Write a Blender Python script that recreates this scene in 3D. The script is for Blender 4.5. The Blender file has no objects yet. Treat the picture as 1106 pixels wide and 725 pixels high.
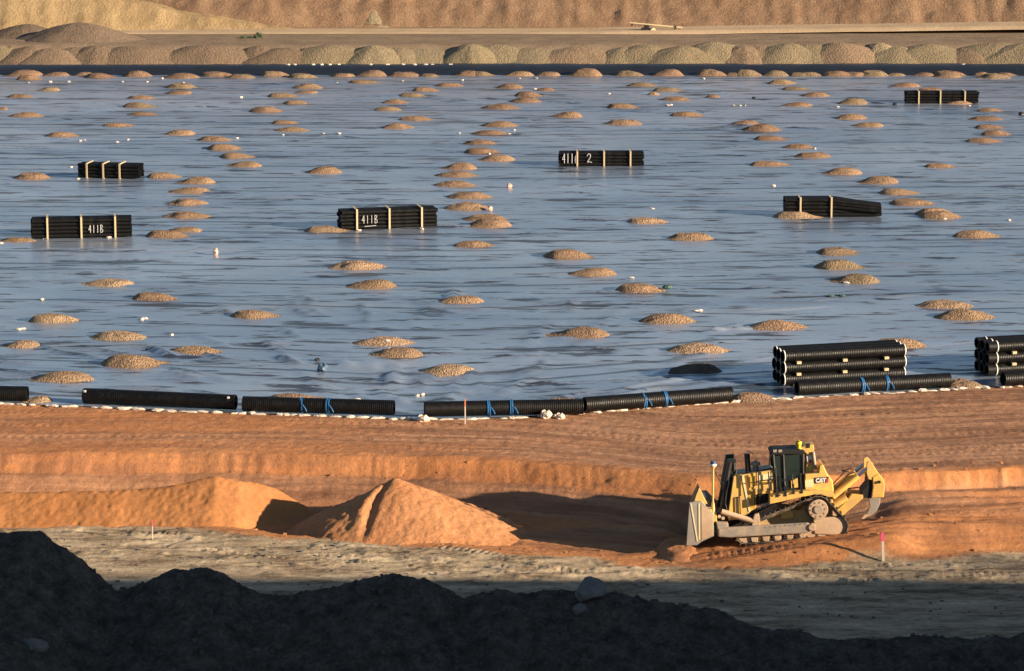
import bpy, math, random
import numpy as np
from mathutils import Vector, Matrix
R = math.radians
random.seed(7)
sc = bpy.context.scene
col = sc.collection

# ------------------------------------------------------------------ camera, sky, sun, exposure
F, PITCH, H, CX, CY = 3430.0, R(10.6), 30.2, 553.0, 362.5
cam = bpy.data.objects.new('camera', bpy.data.cameras.new('camera')); col.objects.link(cam)
cam.location = (0, 0, H); cam.rotation_euler = (R(90) - PITCH, 0, 0)
cam.data.sensor_width = 36; cam.data.lens = F / 1106 * 36
cam.data.clip_start = 1; cam.data.clip_end = 8000
sc.camera = cam
SUN_EL, SUN_PHI = R(14.0), R(23)          # elevation; how far behind the camera's right the sun stands
sun_vec = Vector((math.cos(SUN_PHI) * math.cos(SUN_EL), -math.sin(SUN_PHI) * math.cos(SUN_EL), math.sin(SUN_EL)))
sun = bpy.data.objects.new('sun', bpy.data.lights.new('sun', 'SUN')); col.objects.link(sun)
sun.data.energy = 5.0; sun.data.angle = R(0.53); sun.data.color = (1.0, 0.80, 0.58)
sun.rotation_euler = (-sun_vec).to_track_quat('-Z', 'Y').to_euler()
w = bpy.data.worlds.new('World'); sc.world = w; w.use_nodes = True
nt = w.node_tree; nt.nodes.clear()
sky = nt.nodes.new('ShaderNodeTexSky'); sky.sky_type = 'NISHITA'; sky.sun_disc = False
sky.sun_elevation = SUN_EL; sky.sun_rotation = math.atan2(sun_vec.x, sun_vec.y)
sky.air_density = 1.0; sky.dust_density = 0.6; sky.ozone_density = 1.5; sky.altitude = 600
bg = nt.nodes.new('ShaderNodeBackground'); bg.inputs[1].default_value = 0.047
wo = nt.nodes.new('ShaderNodeOutputWorld')
nt.links.new(sky.outputs[0], bg.inputs[0]); nt.links.new(bg.outputs[0], wo.inputs[0])
sc.view_settings.view_transform = 'Standard'; sc.view_settings.look = 'None'
sc.view_settings.exposure = 1.4; sc.view_settings.gamma = 1.0

# ------------------------------------------------------------------ camera model (to measure the place from the photo)
def ray(px, py):
    a = (px - CX) / F; b = -(py - CY) / F
    return Vector((a, math.cos(PITCH) + b * math.sin(PITCH), -math.sin(PITCH) + b * math.cos(PITCH)))
def at_z(px, py, z=0.0):
    d = ray(px, py); t = (z - H) / d.z
    return Vector((d.x * t, d.y * t, z))
def at_y(px, py, y):
    d = ray(px, py); t = y / d.y
    return Vector((d.x * t, y, H + d.z * t))
def ppm(p):                                # pixels per metre at a point
    return F / (p.y * math.cos(PITCH) + (H - p.z) * math.sin(PITCH))

# ------------------------------------------------------------------ noise
_rng = np.random.RandomState(3)
_T = _rng.rand(256, 256)
def vnoise(x, y, s=0):
    x = np.asarray(x, float) + s * 17.31; y = np.asarray(y, float) + s * 9.77
    xi = np.floor(x).astype(int); yi = np.floor(y).astype(int)
    fx = x - xi; fy = y - yi
    fx = fx * fx * (3 - 2 * fx); fy = fy * fy * (3 - 2 * fy)
    a = _T[xi & 255, yi & 255]; b = _T[(xi + 1) & 255, yi & 255]
    c = _T[xi & 255, (yi + 1) & 255]; d = _T[(xi + 1) & 255, (yi + 1) & 255]
    return (a * (1 - fx) + b * fx) * (1 - fy) + (c * (1 - fx) + d * fx) * fy - 0.5
CR = [math.cos(k * 0.7) for k in (0, 1, 2, 3.3, 4.1, 5.2)]; SR = [math.sin(k * 0.7) for k in (0, 1, 2, 3.3, 4.1, 5.2)]
def fbm(x, y, o=4, s=0, g=0.5):
    r = 0; a = 1.0
    for i in range(o):
        r = r + a * vnoise((x * CR[i % 6] - y * SR[i % 6]) * 2 ** i, (x * SR[i % 6] + y * CR[i % 6]) * 2 ** i, s + i * 3); a *= g
    return r
def sstep(a, b, x):
    t = np.clip((x - a) / (b - a), 0, 1); return t * t * (3 - 2 * t)

# ------------------------------------------------------------------ object helpers
def tag(o, label=None, cat=None, group=None, kind=None):
    if label: o['label'] = label
    if cat: o['category'] = cat
    if group: o['group'] = group
    if kind: o['kind'] = kind
    return o
def empty(name, loc=(0, 0, 0), rot=(0, 0, 0)):
    o = bpy.data.objects.new(name, None); col.objects.link(o)
    o.location = loc; o.rotation_euler = rot; o.empty_display_size = 0.3
    return o
def link(name, me, parent=None, loc=None, rot=None):
    o = bpy.data.objects.new(name, me); col.objects.link(o)
    if parent: o.parent = parent
    if loc is not None: o.location = loc
    if rot is not None: o.rotation_euler = rot
    return o
def copy_tree(o, parent=None):
    c = o.copy(); col.objects.link(c); c.parent = parent
    for ch in list(o.children): copy_tree(ch, c)
    return c
class MB:
    def __init__(s): s.v = []; s.f = []
    def add(s, vs, fs):
        n = len(s.v); s.v += [tuple(p) for p in vs]; s.f += [tuple(i + n for i in f) for f in fs]; return s
    def box(s, c, d, M=None):
        x, y, z = d[0] / 2, d[1] / 2, d[2] / 2
        vs = [Vector((a * x, b * y, e * z)) for a in (-1, 1) for b in (-1, 1) for e in (-1, 1)]
        if M is not None: vs = [M @ v for v in vs]
        vs = [v + Vector(c) for v in vs]
        return s.add(vs, [(0, 1, 3, 2), (4, 6, 7, 5), (0, 4, 5, 1), (2, 3, 7, 6), (0, 2, 6, 4), (1, 5, 7, 3)])
    def prism(s, a, b):                   # two matching loops of 3-D points
        n = len(a); vs = list(a) + list(b)
        return s.add(vs, [tuple(range(n)), tuple(range(2 * n - 1, n - 1, -1))] + [(i, i + n, (i + 1) % n + n, (i + 1) % n) for i in range(n)])
    def tube(s, p, q, r, r2=None, n=10):
        p = Vector(p); q = Vector(q); d = (q - p).normalized()
        u = d.orthogonal().normalized(); t = d.cross(u); r2 = r if r2 is None else r2
        A = [p + (u * math.cos(2 * math.pi * i / n) + t * math.sin(2 * math.pi * i / n)) * r for i in range(n)]
        B = [q + (u * math.cos(2 * math.pi * i / n) + t * math.sin(2 * math.pi * i / n)) * r2 for i in range(n)]
        return s.prism(B, A)
    def path(s, pts, r, n=6):
        for a, b in zip(pts[:-1], pts[1:]): s.tube(a, b, r, n=n)
        return s
    def ball(s, c, r, nu=10, nv=6):
        rx, ry, rz = r if hasattr(r, '__len__') else (r, r, r)
        vs = [(c[0], c[1], c[2] + rz)]
        for j in range(1, nv):
            a = math.pi * j / nv
            for i in range(nu):
                b = 2 * math.pi * i / nu
                vs.append((c[0] + rx * math.sin(a) * math.cos(b), c[1] + ry * math.sin(a) * math.sin(b), c[2] + rz * math.cos(a)))
        vs.append((c[0], c[1], c[2] - rz)); L = len(vs) - 1
        fs = [(0, 1 + i, 1 + (i + 1) % nu) for i in range(nu)]
        for j in range(nv - 2):
            o = 1 + j * nu
            fs += [(o + i, o + nu + i, o + nu + (i + 1) % nu, o + (i + 1) % nu) for i in range(nu)]
        o = 1 + (nv - 2) * nu
        fs += [(o + i, L, o + (i + 1) % nu) for i in range(nu)]
        return s.add(vs, fs)
    def mesh(s, name, mat, smooth=False):
        me = bpy.data.meshes.new(name); me.from_pydata(s.v, [], s.f); me.update()
        me.materials.append(mat)
        if smooth:
            me.polygons.foreach_set('use_smooth', [True] * len(me.polygons))
            try: me.set_sharp_from_angle(angle=R(40))
            except Exception: pass
        return me
    def build(s, name, mat, parent=None, smooth=False, bevel=0.0):
        o = link(name, s.mesh(name, mat, smooth), parent)
        if bevel:
            m = o.modifiers.new('bevel', 'BEVEL'); m.width = bevel; m.segments = 2; m.limit_method = 'ANGLE'; m.angle_limit = R(35)
        return o
def grid_mesh(name, X, Y, Z, mat, attrs=None, smooth=True):
    r, c = X.shape
    me = bpy.data.meshes.new(name)
    co = np.stack([X, Y, Z], -1).reshape(-1, 3).astype(np.float32)
    i = np.arange(r * c).reshape(r, c)
    q = np.stack([i[:-1, :-1], i[:-1, 1:], i[1:, 1:], i[1:, :-1]], -1).reshape(-1, 4).astype(np.int32)
    me.vertices.add(r * c); me.vertices.foreach_set('co', co.ravel())
    me.loops.add(q.size); me.loops.foreach_set('vertex_index', q.ravel())
    me.polygons.add(len(q)); me.polygons.foreach_set('loop_start', np.arange(0, q.size, 4, dtype=np.int32))
    me.update(calc_edges=True); me.validate()
    if smooth: me.polygons.foreach_set('use_smooth', np.ones(len(q), dtype=bool))
    for k, a in (attrs or {}).items():
        at = me.attributes.new(k, 'FLOAT', 'POINT'); at.data.foreach_set('value', np.asarray(a, np.float32).ravel())
    me.materials.append(mat)
    return me

# ------------------------------------------------------------------ materials
class NB:
    def __init__(s, name):
        s.m = bpy.data.materials.new(name); s.m.use_nodes = True; s.t = s.m.node_tree
        s.b = s.t.nodes['Principled BSDF']; s.tc = s.t.nodes.new('ShaderNodeTexCoord')
    def n(s, t, **k):
        x = s.t.nodes.new(t)
        for a, b in k.items(): setattr(x, a, b)
        return x
    def L(s, a, b): s.t.links.new(a, b)
    def coords(s, scale=(1, 1, 1), out='Object', rot=(0, 0, 0)):
        mp = s.n('ShaderNodeMapping'); mp.inputs['Scale'].default_value = scale; mp.inputs['Rotation'].default_value = rot
        s.L(s.tc.outputs[out], mp.inputs[0]); return mp.outputs[0]
    def noise(s, scale, det=6, rough=0.6, c=None, dist=0):
        x = s.n('ShaderNodeTexNoise'); x.inputs['Scale'].default_value = scale; x.inputs['Detail'].default_value = det
        x.inputs['Roughness'].default_value = rough; x.inputs['Distortion'].default_value = dist
        s.L(c if c is not None else s.tc.outputs['Object'], x.inputs['Vector']); return x.outputs[0]
    def vor(s, scale, out='Color', c=None):
        x = s.n('ShaderNodeTexVoronoi'); x.inputs['Scale'].default_value = scale
        s.L(c if c is not None else s.tc.outputs['Object'], x.inputs['Vector']); return x.outputs[out]
    def ramp(s, fac, stops):
        x = s.n('ShaderNodeValToRGB'); e = x.color_ramp.elements
        while len(e) < len(stops): e.new(0.5)
        for el, (p, c) in zip(e, stops):
            el.position = p; el.color = (c, c, c, 1) if not hasattr(c, '__len__') else (*c, 1)
        s.L(fac, x.inputs[0]); return x.outputs[0]
    def mix(s, f, a, b, mode='MIX'):
        x = s.n('ShaderNodeMix', data_type='RGBA', blend_type=mode)
        for sock, v in ((x.inputs[0], f), (x.inputs[6], a), (x.inputs[7], b)):
            if hasattr(v, 'is_linked'): s.L(v, sock)
            elif hasattr(v, '__len__'): sock.default_value = (*v, 1)
            else: sock.default_value = v
        return x.outputs[2]
    def attr(s, name):
        x = s.n('ShaderNodeAttribute'); x.attribute_name = name; return x.outputs['Fac']
    def math(s, op, a, b=0.5):
        x = s.n('ShaderNodeMath', operation=op)
        for sock, v in ((x.inputs[0], a), (x.inputs[1], b)):
            if hasattr(v, 'is_linked'): s.L(v, sock)
            else: sock.default_value = v
        return x.outputs[0]
    def bump(s, h, strength=0.5, dist=0.05, prev=None):
        x = s.n('ShaderNodeBump'); x.inputs['Strength'].default_value = strength; x.inputs['Distance'].default_value = dist
        s.L(h, x.inputs['Height'])
        if prev is not None: s.L(prev, x.inputs['Normal'])
        return x.outputs[0]
    def done(s, color=None, rough=0.8, normal=None, spec=0.3, metal=0):
        for key, v in (('Base Color', color), ('Roughness', rough)):
            if v is None: continue
            if hasattr(v, 'is_linked'): s.L(v, s.b.inputs[key])
            else: s.b.inputs[key].default_value = (*v, 1) if hasattr(v, '__len__') else v
        s.b.inputs['Specular IOR Level'].default_value = spec; s.b.inputs['Metallic'].default_value = metal
        if normal is not None: s.L(normal, s.b.inputs['Normal'])
        return s.m

def ground_material():
    b = NB('graded_earth')
    big = b.noise(0.18, 5); fine = b.noise(3.0, 8, 0.7); cx_ = b.n('ShaderNodeCombineXYZ'); sx_ = b.n('ShaderNodeSeparateXYZ'); b.L(b.tc.outputs['Object'], sx_.inputs[0])
    b.L(b.math('MULTIPLY', sx_.outputs[0], 0.07), cx_.inputs[0]); b.L(b.math('MULTIPLY', b.attr('dist'), 1.0), cx_.inputs[1])
    st = b.noise(1.0, 9, 0.74, cx_.outputs[0])
    orange = b.ramp(big, [(0.3, (0.42, 0.17, 0.065)), (0.55, (0.50, 0.22, 0.09)), (0.75, (0.54, 0.265, 0.12))])
    brown = b.ramp(st, [(0.38, (0.19, 0.098, 0.058)), (0.5, (0.34, 0.18, 0.105)), (0.61, (0.47, 0.265, 0.155))])
    orange = b.mix(b.ramp(st, [(0.40, 0.75), (0.54, 0.0)]), orange, (0.30, 0.14, 0.075))
    c = b.mix(b.attr('brown'), orange, brown)
    grey = b.ramp(b.noise(1.1, 10, 0.78, b.coords((0.3, 1, 1))), [(0.38, (0.13, 0.098, 0.064)), (0.48, (0.34, 0.268, 0.178)), (0.62, (0.56, 0.455, 0.31))])
    c = b.mix(b.attr('grey'), c, grey)
    c = b.mix(b.ramp(fine, [(0.3, 0.35), (0.6, 0.0)]), c, (0.16, 0.08, 0.045))
    n1 = b.bump(b.noise(4.0, 8, 0.75), 0.9, 0.09)
    n2 = b.bump(b.noise(20.0, 4, 0.7), 0.6, 0.03, n1)
    return b.done(c, 0.95, n2, 0.1)
def soil(name, stops, scale=0.6, fine=(0.1, 0.06, 0.04), bumps=(5, 0.5, 0.06), amount=0.35):
    b = NB(name)
    c = b.ramp(b.noise(scale, 6, 0.65), stops)
    c = b.mix(b.ramp(b.noise(7.0, 6, 0.75), [(0.36, amount), (0.6, 0.0)]), c, fine)
    n1 = b.bump(b.noise(bumps[0], 8, 0.7), bumps[1], bumps[2])
    n2 = b.bump(b.noise(bumps[0] * 5, 4, 0.7), 0.4, 0.02, n1)
    return b.done(c, 0.95, n2, 0.1)
def gravel(name, size=14.0, base=None, lo=0.55, hi=1.35, bd=0.05):
    b = NB(name)
    if base is None:
        oi = b.n('ShaderNodeObjectInfo'); base = oi.outputs['Color']
    wp = b.n('ShaderNodeNewGeometry').outputs['Position']
    v = b.vor(size, 'Color', wp); g = b.n('ShaderNodeSeparateColor'); b.L(v, g.inputs[0])
    c = b.mix(1.0, base, b.ramp(g.outputs[0], [(0.0, lo), (0.5, 0.95), (1.0, hi)]), 'MULTIPLY')
    c = b.mix(b.ramp(b.noise(0.9, 5, 0.6, wp), [(0.35, 0.0), (0.7, 0.35)]), c, (0.27, 0.19, 0.12))
    n = b.bump(b.vor(size, 'Distance', wp), 0.9, bd)
    n = b.bump(b.noise(2.2, 6, 0.7, wp), 0.5, 0.10, n)
    return b.done(c, 0.92, n, 0.15)
def plain(name, c, rough=0.5, spec=0.5, metal=0, dust=None, dusc=(0.42, 0.27, 0.16), ds=2.5, bump=0.0):
    b = NB(name); cc = c
    n = b.noise(ds, 8, 0.7)
    if dust: cc = b.mix(b.ramp(n, [(dust[0], 0.0), (dust[1], dust[2])]), c, dusc)
    else: cc = b.mix(b.ramp(n, [(0.3, 0.25), (0.7, 0.0)]), c, tuple(x * 0.75 for x in c))
    r = b.ramp(b.noise(ds * 2.3, 5), [(0.3, max(rough - 0.1, 0.04)), (0.7, min(rough + 0.12, 1.0))])
    return b.done(cc, r, b.bump(b.noise(18, 5), bump, 0.01) if bump else None, spec, metal)
def liner_material():
    b = NB('geomembrane')
    co = b.coords((0.10, 0.45, 1)); co2 = b.coords((0.30, 2.4, 1)); co3 = b.coords((1.1, 2.6, 1))
    dust = b.noise(0.55, 8, 0.66, b.coords((0.10, 0.5, 1)))
    c = b.ramp(dust, [(0.30, (0.115, 0.165, 0.25)), (0.48, (0.165, 0.215, 0.295)), (0.62, (0.21, 0.25, 0.31)), (0.78, (0.30, 0.30, 0.30))])
    c = b.mix(b.ramp(b.noise(0.05, 4, 0.6, b.coords((0.6, 1, 1))), [(0.46, 0.0), (0.62, 0.6)]), c, (0.32, 0.385, 0.48))  # pale patches: broad sheen put into the sheet's colour
    fine = b.noise(1.6, 6, 0.7, co3)
    c = b.mix(b.ramp(fine, [(0.34, 0.35), (0.48, 0.0)]), c, (0.06, 0.07, 0.09))
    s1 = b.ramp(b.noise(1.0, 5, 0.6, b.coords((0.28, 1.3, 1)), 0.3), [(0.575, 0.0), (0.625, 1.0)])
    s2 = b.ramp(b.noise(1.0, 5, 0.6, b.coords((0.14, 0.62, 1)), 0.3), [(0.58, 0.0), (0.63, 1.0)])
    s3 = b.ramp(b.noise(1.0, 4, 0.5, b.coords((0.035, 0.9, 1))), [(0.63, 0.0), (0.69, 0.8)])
    sk = b.math('MAXIMUM', b.math('MAXIMUM', s1, s2), b.attr('seam_shade'))  # dark streaks: shaded fold sides painted into colour, coat and specular
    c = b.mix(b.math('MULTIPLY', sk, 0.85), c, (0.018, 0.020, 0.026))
    r = b.ramp(b.noise(0.8, 6, 0.6, co), [(0.35, 0.24), (0.5, 0.33), (0.7, 0.46)])
    n2 = b.bump(sk, 0.7, -0.03)
    n3 = b.bump(fine, 0.25, 0.015, n2)
    n3 = b.bump(b.noise(3.0, 5, 0.7, b.coords((0.5, 1.0, 1))), 0.22, 0.015, n3)
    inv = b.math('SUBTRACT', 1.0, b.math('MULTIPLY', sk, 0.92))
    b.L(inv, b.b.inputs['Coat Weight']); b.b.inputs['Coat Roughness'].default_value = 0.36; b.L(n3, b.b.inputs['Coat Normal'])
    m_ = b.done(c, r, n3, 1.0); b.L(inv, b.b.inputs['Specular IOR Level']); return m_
M = dict(
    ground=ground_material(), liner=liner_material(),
    dirt=soil('loose_orange_dirt', [(0.3, (0.38, 0.17, 0.075)), (0.6, (0.48, 0.235, 0.11))], 0.7, (0.22, 0.09, 0.04), (5, 0.9, 0.09), 0.4),
    darkdirt=soil('dark_orange_dirt', [(0.3, (0.30, 0.125, 0.045)), (0.6, (0.40, 0.18, 0.07))], 0.5, (0.20, 0.08, 0.03), (6, 0.55, 0.06), 0.35),  # darker orange for the long windrow
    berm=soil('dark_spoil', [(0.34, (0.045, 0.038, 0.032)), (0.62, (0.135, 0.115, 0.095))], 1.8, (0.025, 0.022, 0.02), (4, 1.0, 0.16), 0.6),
    gravel=gravel('drain_gravel', 12.0, None, 0.60, 1.22, 0.05), fargravel=gravel('dump_gravel', 7.0, None, 0.76, 1.14, 0.05),
    terrace=soil('bench_gravel', [(0.3, (0.19, 0.14, 0.095)), (0.6, (0.29, 0.215, 0.145))], 0.4, (0.12, 0.08, 0.05), (3, 0.7, 0.1), 0.5),
    road=soil('pale_road', [(0.3, (0.40, 0.29, 0.18)), (0.6, (0.52, 0.39, 0.25))], 0.3, (0.25, 0.17, 0.1), (3, 0.5, 0.08), 0.3),
    red=soil('red_rock_slope', [(0.3, (0.22, 0.135, 0.082)), (0.6, (0.30, 0.195, 0.12))], 0.35, (0.10, 0.06, 0.04), (4.0, 0.9, 0.15), 0.75),
    ochre=soil('ochre_slope', [(0.3, (0.29, 0.205, 0.105)), (0.6, (0.37, 0.27, 0.145))], 0.35, (0.22, 0.14, 0.08), (3.5, 0.9, 0.2), 0.5),
    black_liner=plain('black_geomembrane', (0.012, 0.013, 0.016), 0.38, 0.4, bump=0.3),
    pipe=plain('black_plastic_pipe', (0.005, 0.005, 0.005), 0.46, 0.22, dust=(0.5, 0.8, 0.15), dusc=(0.10, 0.085, 0.07)),
    wood=plain('pale_timber', (0.50, 0.40, 0.25), 0.75, 0.2),
    white=plain('white_plastic', (0.78, 0.76, 0.72), 0.6, 0.3),
    bag=plain('white_woven_bag', (0.60, 0.54, 0.47), 0.85, 0.1, dust=(0.45, 0.7, 0.7), bump=0.4),
    pinkbag=plain('pinkish_bag', (0.72, 0.42, 0.32), 0.85, 0.1, bump=0.4),
    greenbag=plain('green_sheet_scrap', (0.06, 0.12, 0.09), 0.6, 0.3, bump=0.4),
    darkbag=plain('dark_blue_sheet_scrap', (0.05, 0.09, 0.15), 0.5, 0.3, bump=0.4),
    blue=plain('blue_strap', (0.025, 0.15, 0.38), 0.4, 0.5),
    chalk=plain('white_paint_marker', (0.42, 0.42, 0.42), 0.8, 0.1),
    yellow=plain('yellow_machine_paint', (0.76, 0.46, 0.085), 0.5, 0.4, dust=(0.36, 0.64, 0.8), dusc=(0.48, 0.31, 0.15), ds=2.6),
    yellowdusty=plain('dusty_yellow_paint', (0.66, 0.42, 0.12), 0.7, 0.25, dust=(0.35, 0.6, 0.85), dusc=(0.50, 0.34, 0.20), ds=2.2),
    cream=plain('faded_cream_panel', (0.74, 0.62, 0.36), 0.4, 0.4, dust=(0.5, 0.8, 0.4)),
    gold=plain('shaded_gold_panel', (0.50, 0.30, 0.06), 0.5, 0.4, dust=(0.5, 0.8, 0.4)),  # shadow on the hood doors put into a darker gold paint
    steel=plain('worn_blade_steel', (0.36, 0.34, 0.30), 0.42, 0.5, 0.35, dust=(0.42, 0.7, 0.7), dusc=(0.42, 0.31, 0.21)),
    frame=plain('dust_grey_steel', (0.25, 0.225, 0.19), 0.6, 0.3, dust=(0.4, 0.66, 0.75), dusc=(0.50, 0.36, 0.24)),
    tan=plain('dust_caked_steel', (0.50, 0.36, 0.24), 0.85, 0.15, dust=(0.4, 0.7, 0.5), dusc=(0.32, 0.19, 0.11)),
    track=plain('track_steel', (0.055, 0.048, 0.04), 0.55, 0.4, 0.3, dust=(0.42, 0.66, 0.8), dusc=(0.36, 0.26, 0.17), ds=4.0),
    black=plain('black_machine_paint', (0.014, 0.014, 0.015), 0.4, 0.5, dust=(0.52, 0.8, 0.3), dusc=(0.16, 0.12, 0.09)),
    dark=plain('dark_interior', (0.02, 0.02, 0.02), 0.7, 0.2),
    glass=plain('tinted_cab_glass', (0.018, 0.028, 0.026), 0.08, 0.7),
    chrome=plain('chrome_rod', (0.62, 0.63, 0.66), 0.12, 0.6, 1.0),
    redpaint=plain('red_stripe', (0.5, 0.05, 0.03), 0.5, 0.4),
    dblue=plain('blue_dome', (0.03, 0.05, 0.15), 0.3, 0.5),
    lamp=plain('amber_beacon', (0.75, 0.55, 0.02), 0.3, 0.5),
    stake=plain('whitewashed_stake', (0.60, 0.52, 0.44), 0.8, 0.2),
    pink=plain('pink_paint', (0.80, 0.10, 0.22), 0.7, 0.2),
    orangeflag=plain('orange_red_stake_paint', (0.62, 0.20, 0.10), 0.7, 0.2),
    darkstone=soil('dark_stone', [(0.3, (0.055, 0.052, 0.05)), (0.6, (0.11, 0.10, 0.095))], 2.0, (0.04, 0.04, 0.04), (8, 0.7, 0.05), 0.4),
    stone=soil('grey_boulder', [(0.3, (0.10, 0.098, 0.095)), (0.6, (0.17, 0.165, 0.16))], 1.5, (0.1, 0.1, 0.1), (8, 0.7, 0.05), 0.4),
    leaf=plain('dull_green_leaf', (0.055, 0.075, 0.035), 0.7, 0.2), sage=plain('sage_leaf', (0.12, 0.14, 0.09), 0.7, 0.2),
    bark=plain('grey_bark', (0.12, 0.09, 0.07), 0.9, 0.1),
)

# ------------------------------------------------------------------ curves of the place, measured from the photo
def curve(pts, z):
    a = sorted(((p.x, p.y) for p in (at_z(x, y, z) for x, y in pts)))
    X = np.array([q[0] for q in a]); Y = np.array([q[1] for q in a])
    return lambda x: np.interp(x, X, Y)
yE = curve([(-300, 432), (0, 436), (100, 440), (200, 444.5), (300, 448), (380, 451), (440, 453), (500, 453), (560, 451), (640, 445.5), (720, 439), (800, 434), (900, 428), (1000, 422), (1106, 417), (1400, 404)], 0)
yT = curve([(-300, 492), (0, 491), (200, 490), (400, 494), (550, 498), (650, 506), (750, 516), (850, 518), (960, 513), (1106, 507), (1400, 497)], -0.03)
yB = curve([(-300, 512), (0, 511), (200, 510), (400, 513.5), (550, 520), (650, 529), (750, 538), (850, 537), (960, 530), (1106, 523), (1400, 512)], -0.68)
yG = curve([(-300, 570), (0, 570), (200, 570), (300, 583), (450, 590), (600, 601), (740, 615), (850, 612), (950, 605), (1106, 597), (1400, 585)], -1.5)
DOZ = at_z(720 + 600 / 4.424, 465 + 524 / 4.424, -1.15); XD, YD = DOZ.x, DOZ.y + 1.4
DSL = 0.115
WINDX0 = at_z(915, 585, -1.3).x
def cleats(X, Y, x0, y0, x1, y1, wid=0.5, pitch=0.30, amp=0.045):
    d = np.array([x1 - x0, y1 - y0]); L = np.hypot(*d); d = d / L
    s = (X - x0) * d[0] + (Y - y0) * d[1]; t = -(X - x0) * d[1] + (Y - y0) * d[0]
    m = sstep(-0.1, 0.2, s) * sstep(-0.1, 0.2, L - s) * sstep(wid / 2 + 0.08, wid / 2 - 0.05, np.abs(t))
    return m * amp * np.clip(0.6 + 1.6 * fbm(X * 0.8, Y * 0.8, 2, 17), 0, 1) * (np.clip(np.sin(2 * np.pi * s / pitch) * 1.6, -1, 0.7) + 0.5 * vnoise(X * 5, Y * 5, 4))
PRINTS = []
for (a, b_, c, d) in [(495, 577, 615, 590), (470, 585, 560, 596), (560, 583, 640, 588), (690, 592, 760, 604), (700, 600, 790, 609), (760, 593, 860, 592), (0, 527, 290, 529), (60, 530, 330, 532)]:
    zz_ = -0.9 if b_ < 540 else -1.3; p = at_z(a, b_, zz_); q = at_z(c, d, zz_); PRINTS.append((p.x, p.y, q.x, q.y))
def hz(X, Y, fine=True):
    jag = 0.22 * fbm(X * 0.9, Y * 0.15, 4, 5) + (0.16 * vnoise(X * 2.3, Y * 0.3, 8) + 0.16 * vnoise(X * 4.9, Y * 0.5, 18)) * (0.25 + 1.0 * sstep(-0.2, 0.3, vnoise(X * 0.3, 0 * X, 28)))
    T = yT(X) + 0.25 * vnoise(X * 0.35, 0 * X, 2) + jag * 0.5; B = yB(X) + jag * 0.55; G = yG(X)
    u = np.clip((T - Y) / np.maximum(T - B, 0.25), 0, 1)
    z = -0.68 * (u ** 1.15)
    v = np.clip((B - Y) / (B - G), 0, 1)
    z = z - 0.82 * v
    z = z - 0.012 * np.maximum(G - Y, 0)
    lip = np.exp(-((Y - T - 0.35) / 0.3) ** 2) * 0.07 * (0.5 + vnoise(X * 0.7, Y * 0.7, 3)); z = z + lip
    win = sstep(0.0, 0.25, v) * sstep(0.2, 2.4, Y - G)
    z = z + win * DSL * np.clip(X - XD, -4.5, 4.2)
    wy = G + 2.0 + 0.15 * fbm(X * 0.4, Y * 0, 2, 4)
    z = z + 0.16 * np.exp(-((Y - wy) / 1.0) ** 2) * sstep(WINDX0, WINDX0 + 2.5, X)
    z = z - 0.06 * np.exp(-((Y - YD - 1.9 - 0.05 * (XD - X)) / 1.5) ** 2) * sstep(XD - 13, XD - 5, X) * sstep(XD + 6, XD + 3, X)
    pad = sstep(5.2, 3.6, np.abs(X - XD)) * sstep(3.4, 2.0, np.abs(Y - YD))
    z = z * (1 - pad) + pad * (DOZ.z - 0.03 + 0.12 * (X - XD) - 0.05 * (Y - DOZ.y) + 0.05 * fbm(X, Y, 3, 55))
    # ruts left by the machine in the cut to the right and in the terrace
    rut = fbm(X * 0.055, (Y - 0.12 * X) * 2.2, 4, 12, 0.62)
    z = z + 0.21 * rut * sstep(0.05, 0.3, v) * sstep(1.0, 0.8, v) * (0.45 + 0.55 * sstep(XD, XD + 4, X))
    if fine:
        g = sstep(-0.4, 0.5, G - Y + 0.8 * fbm(X * 0.6, Y * 0.6, 3, 6))
        n = fbm(X * 0.5, Y * 0.5, 3, 1) * 0.05 + fbm(X * 0.5, Y * 3.0, 5, 9, 0.6) * 0.05 + fbm(X * 3.5, Y * 3.5, 3, 7, 0.6) * 0.03
        ng = fbm(X * 0.4, Y * 2.2, 4, 10, 0.62) * 0.08 + np.maximum(fbm(X * 1.6, Y * 3.0, 4, 11, 0.7) - 0.05, 0) * 0.13
        z = z + n * (1 - g) + ng * g * (0.3 + 0.7 * sstep(7.0, 3.0, G - Y))
        up = sstep(0.3, 2, Y - T)
        z = z + up * (-0.6) * n + up * (0.05 * fbm(X * 0.05, (Y - T) * 1.8, 4, 5, 0.6) + 0.03 * fbm(X * 2.2, Y * 2.2, 3, 14, 0.65))
        for k_, d0 in enumerate((1.2, 2.0, 3.6, 4.4, 6.2, 7.0, 9.0, 9.8, 12.0)):
            dd_ = Y - T - d0 - 0.5 * fbm(X * 0.03, X * 0, 2, 70 + k_)
            z = z + up * 0.018 * np.sin(2 * np.pi * X / (0.34 + 0.03 * (k_ % 3)) + 3 * fbm(X * 0.3, Y, 2, 80)) * np.exp(-(dd_ / 0.22) ** 2) * sstep(0.0, 0.3, vnoise(X * 0.10, X * 0 + k_, 71 + k_) + 0.15) - up * 0.02 * np.exp(-(dd_ / 0.3) ** 2)
        for p in PRINTS: z = z + cleats(X, Y, *p)
        for k in range(3):                                        # cleat marks along the roadside
            z = z + cleats(X, Y - (G - 0.9 - k * 1.0) + 0, -25, 0, 40, 0, 0.5, 0.27 + 0.02 * k, 0.05) * g * sstep(-0.1, 0.25, fbm(X * 0.25, Y * 0.5, 3, 40 + k))
    return z
def ground_z(x, y):
    return float(hz(np.array([[x]]), np.array([[y]]), False)[0, 0])

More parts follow.
